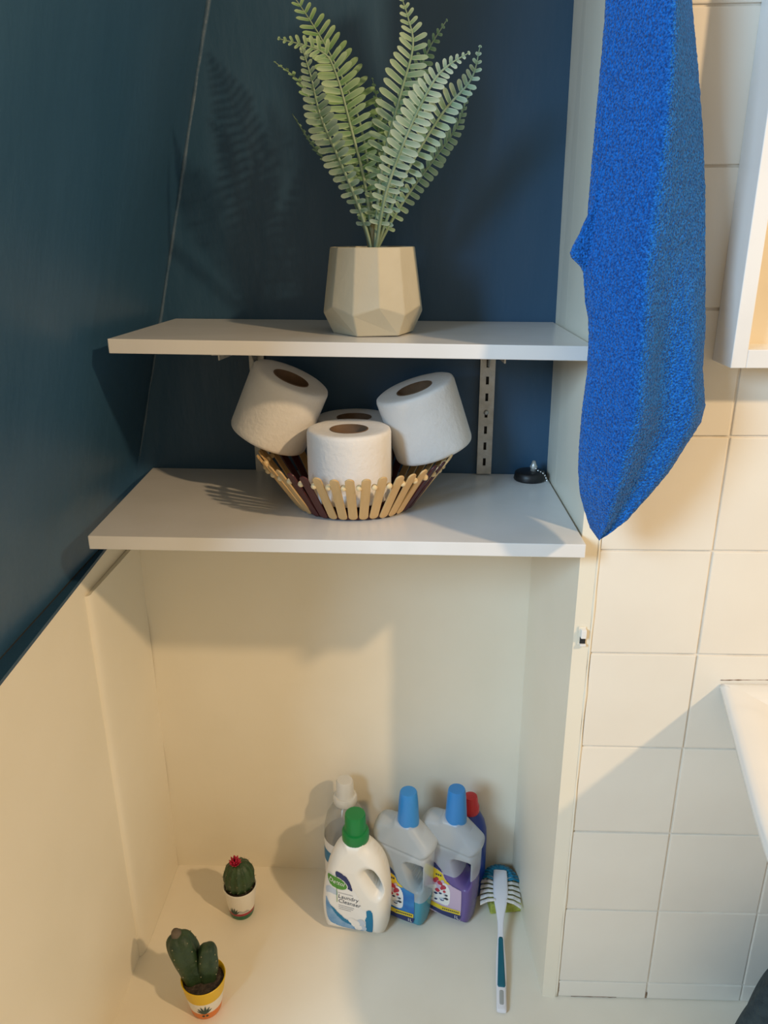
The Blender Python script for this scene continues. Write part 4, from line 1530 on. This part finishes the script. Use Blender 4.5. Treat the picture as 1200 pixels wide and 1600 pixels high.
def build_cactus_round():
    t = thing('round_cactus', 'round ribbed cactus with pink flower in a white painted pot', 'cactus', (-0.3080, -0.1055, 0.0005))
    H = 0.062
    rf = lambda z: 0.0215 + (0.0300 - 0.0215) * z / H
    zz = [0, 0.004, 0.011, 0.014, 0.017, 0.021, 0.03, 0.045, 0.056, H]
    prof = [(0, 0), (0.0205, 0)] + [(rf(z), z) for z in zz[1:]] + [(0.0290, H + 0.0008), (0.0278, H), (0.0268, H - 0.010)]
    pot = painted_pot(t, prof, [(0.0115, 'pg'), (0.0175, 'pr'), (1, 'pw')], None)
    agave(t, pot, rf, radians(-108), 0.016, 0.016)
    # grey painted hills
    V, F = [], []
    for k in range(13):
        u = k / 12
        a = radians(-100 + 60 * u)
        for z in (0.0185, 0.0185 + 0.010 * sin(pi * u) * (0.7 + 0.3 * sin(u * 9))):
            R = rf(z) + 0.0003
            V.append((R * cos(a), R * sin(a), z))
    for k in range(12):
        F.append((2 * k, 2 * k + 2, 2 * k + 3, 2 * k + 1))
    pyd('painted_hill', V, F, pot, 'l_grey')
    lathe_obj('soil', [(0, H - 0.004), (0.015, H - 0.0045), (0.0273, H - 0.006)], t, 'soil', 32)

    def rr(a, z, r):
        return r * (1 - 0.10 * abs(sin(a * 6.5)) ** 0.7)
    prof = []
    for k in range(22):
        u = k / 21
        th_ = -pi / 2 * 0.75 + (pi / 2 * 1.72) * u
        prof.append((0.0275 * cos(min(th_, pi / 2)) ** 0.8 if cos(th_) > 0.01 else 0.0, H + 0.021 + 0.0325 * sin(th_) - 0.002))
    prof[-1] = (0, prof[-1][1])
    V, F = lathe(prof, 104, lambda a, z, r: r * (1 - 0.11 * (abs(sin(a * 6.5)) ** 0.8) + 0.03))
    pyd('stem', V, F, t, 'cactus', True)
    # spines in clusters along the ribs
    V, F = [], []
    for rib in range(13):
        a = pi / 6.5 * rib
        for k in range(4):
            th_ = radians(-20 + 26 * k)
            c = Vector((0.0278 * cos(th_) * cos(a), 0.0278 * cos(th_) * sin(a), H + 0.019 + 0.0325 * sin(th_)))
            nrm = Vector((cos(th_) * cos(a), cos(th_) * sin(a), sin(th_)))
            for q in range(3):
                d = (nrm + Vector((rnd.uniform(-.9, .9), rnd.uniform(-.9, .9), rnd.uniform(-.6, .9)))).normalized()
                s1 = d.orthogonal().normalized() * 0.00035
                s2 = d.cross(s1).normalized() * 0.00035
                i0 = len(V)
                L = rnd.uniform(0.003, 0.0065)
                V += [tuple(c + s1), tuple(c - s1 * .5 + s2), tuple(c - s1 * .5 - s2), tuple(c + d * L)]
                F += [(i0, i0 + 1, i0 + 3), (i0 + 1, i0 + 2, i0 + 3), (i0 + 2, i0, i0 + 3)]
    tag(pyd('spines', V, F, t, 'spine'), kind='stuff')
    # flower: layered pointed petals
    fl = Vector((-0.004, -0.004, H + 0.050))
    bm = bmesh.new()
    for ring, (n, lean, L, z0) in enumerate(((10, 62, 0.0105, 0.0), (9, 40, 0.0125, 0.001), (7, 18, 0.0135, 0.002), (3, 4, 0.0130, 0.003))):
        for k in range(n):
            a = 2 * pi * k / n + ring * 0.5
            ln = radians(lean + rnd.uniform(-8, 8))
            d = Vector((sin(ln) * cos(a), sin(ln) * sin(a), cos(ln)))
            s = Vector((-sin(a), cos(a), 0))
            u = s.cross(d)
            L2 = L * rnd.uniform(0.85, 1.15)
            base = fl + Vector((0.002 * cos(a), 0.002 * sin(a), z0))
            pr = [(0, 0.0016), (0.45, 0.0026), (0.8, 0.0018), (1.0, 0.0002)]
            rows = []
            for v, w in pr:
                p = base + d * (L2 * v)
                rows.append([bm.verts.new(p - s * w), bm.verts.new(p + u * (w * 0.5)), bm.verts.new(p + s * w), bm.verts.new(p - u * (w * 0.5))])
            for A, B in zip(rows[:-1], rows[1:]):
                for i in range(4):
                    j = (i + 1) % 4
                    bm.faces.new((A[i], A[j], B[j], B[i]))
            bm.faces.new(rows[0][::-1])
            bm.faces.new(rows[-1])
    from_bm('flower', bm, t, 'flower', True)


build_cactus_round()


def build_cactus_twin():
    t = thing('twin_cactus', 'two-lobed dark cactus in a yellow and orange painted pot', 'cactus', (-0.3260, -0.2920, 0.0005))
    H = 0.066
    rf = lambda z: 0.0235 + (0.0350 - 0.0235) * z / H
    zz = [0.004, 0.010, 0.0165, 0.0195, 0.03, 0.040, 0.0435, 0.055, H]
    prof = [(0, 0), (0.0225, 0)] + [(rf(z), z) for z in zz] + [(0.0342, H + 0.0008), (0.0330, H), (0.0315, H - 0.012)]
    pot = painted_pot(t, prof, [(0.0175, 'po'), (0.0415, 'pw'), (1, 'py')], None)
    agave(t, pot, rf, radians(-78), 0.017, 0.019)
    for da in (-0.11, 0.11):
        V = []
        for k in range(10):
            a = 2 * pi * k / 10
            z = 0.011 + 0.0022 * sin(a)
            R = rf(z) + 0.0006
            b = radians(-78) + da + 0.0022 * cos(a) / R
            V.append((R * cos(b), R * sin(b), z))
        pyd('painted_dot', V, [tuple(range(10))], pot, 'pk')
    V, F = lathe([(0, H - 0.006), (0.008, H - 0.006), (0.016, H - 0.007), (0.024, H - 0.008), (0.0322, H - 0.010)], 40)
    V = [(x, y, z + 0.004 * noise.noise(Vector((x * 150, y * 150, 1)))) for x, y, z in V]
    pyd('soil', V, F, t, 'soil', True)

    def lobe(base, top, R, prof, nrib, seed, tip=True):
        ax = (Vector(top) - Vector(base))
        L = ax.length
        q = ax.to_track_quat('Z', 'Y').to_matrix()
        pr = crom(prof, 4)
        V, F = lathe([(max(r, 0) * R, z * L) for r, z in pr], 60,
                     lambda a, z, r: r * (1 - 0.16 * (0.5 - 0.5 * cos(nrib * a + 0.8 * seed)) ** 1.4 + 0.10 * noise.noise(Vector((cos(a) * 1.5 + seed, sin(a) * 1.5, z * 45)))))
        V = [tuple(Vector(base) + q @ Vector(v)) for v in V]
        o = pyd('lobe', V, F, t, 'cactus_dark', True)
        # corky areoles along the ribs
        bv, bf = [], []
        for k in range(nrib):
            a = (2 * pi * k - 0.8 * seed) / nrib
            for zf in (0.3, 0.5, 0.7, 0.86):
                r = float(np.interp(zf, [p[1] for p in pr], [p[0] for p in pr])) * R * 1.0
                c = Vector((r * cos(a), r * sin(a), zf * L))
                Vb, Fb = lathe([(0, -0.0013), (0.0008, -0.0007), (0.0010, 0), (0.0008, 0.0007), (0, 0.0013)], 6)
                i0 = len(bv)
                bv += [tuple(Vector(base) + q @ (c + Vector(v))) for v in Vb]
                bf += [tuple(i + i0 for i in f) for f in Fb]
        tag(pyd('areoles', bv, bf, o, 'spine', True), kind='stuff')
        if tip:
            Vt, Ft = lathe([(0.0085, -0.002), (0.0080, 0.004), (0.0060, 0.009), (0.003, 0.012), (0, 0.0125)], 20)
            Vt = [tuple(Vector(base) + q @ (Vector(v) + Vector((0.001, 0, 0.955 * L)))) for v in Vt]
            pyd('dry_tip', Vt, Ft, o, 'cactus_dry', True)
    lobe((-0.014, 0.004, H - 0.012), (-0.037, 0.006, H + 0.082), 0.0235, [(0.0, 0.0), (0.72, 0.02), (0.86, 0.2), (0.98, 0.45), (1.02, 0.68), (0.86, 0.86), (0.5, 0.96), (0.0, 1.0)], 5, 1)
    lobe((0.006, 0.004, H - 0.012), (0.011, 0.004, H + 0.060), 0.0175, [(0.0, 0.0), (0.75, 0.02), (0.92, 0.25), (1.0, 0.5), (0.95, 0.75), (0.72, 0.93), (0.45, 0.985), (0.0, 1.0)], 4, 2.4, False)


build_cactus_twin()
bpy.context.view_layer.update()
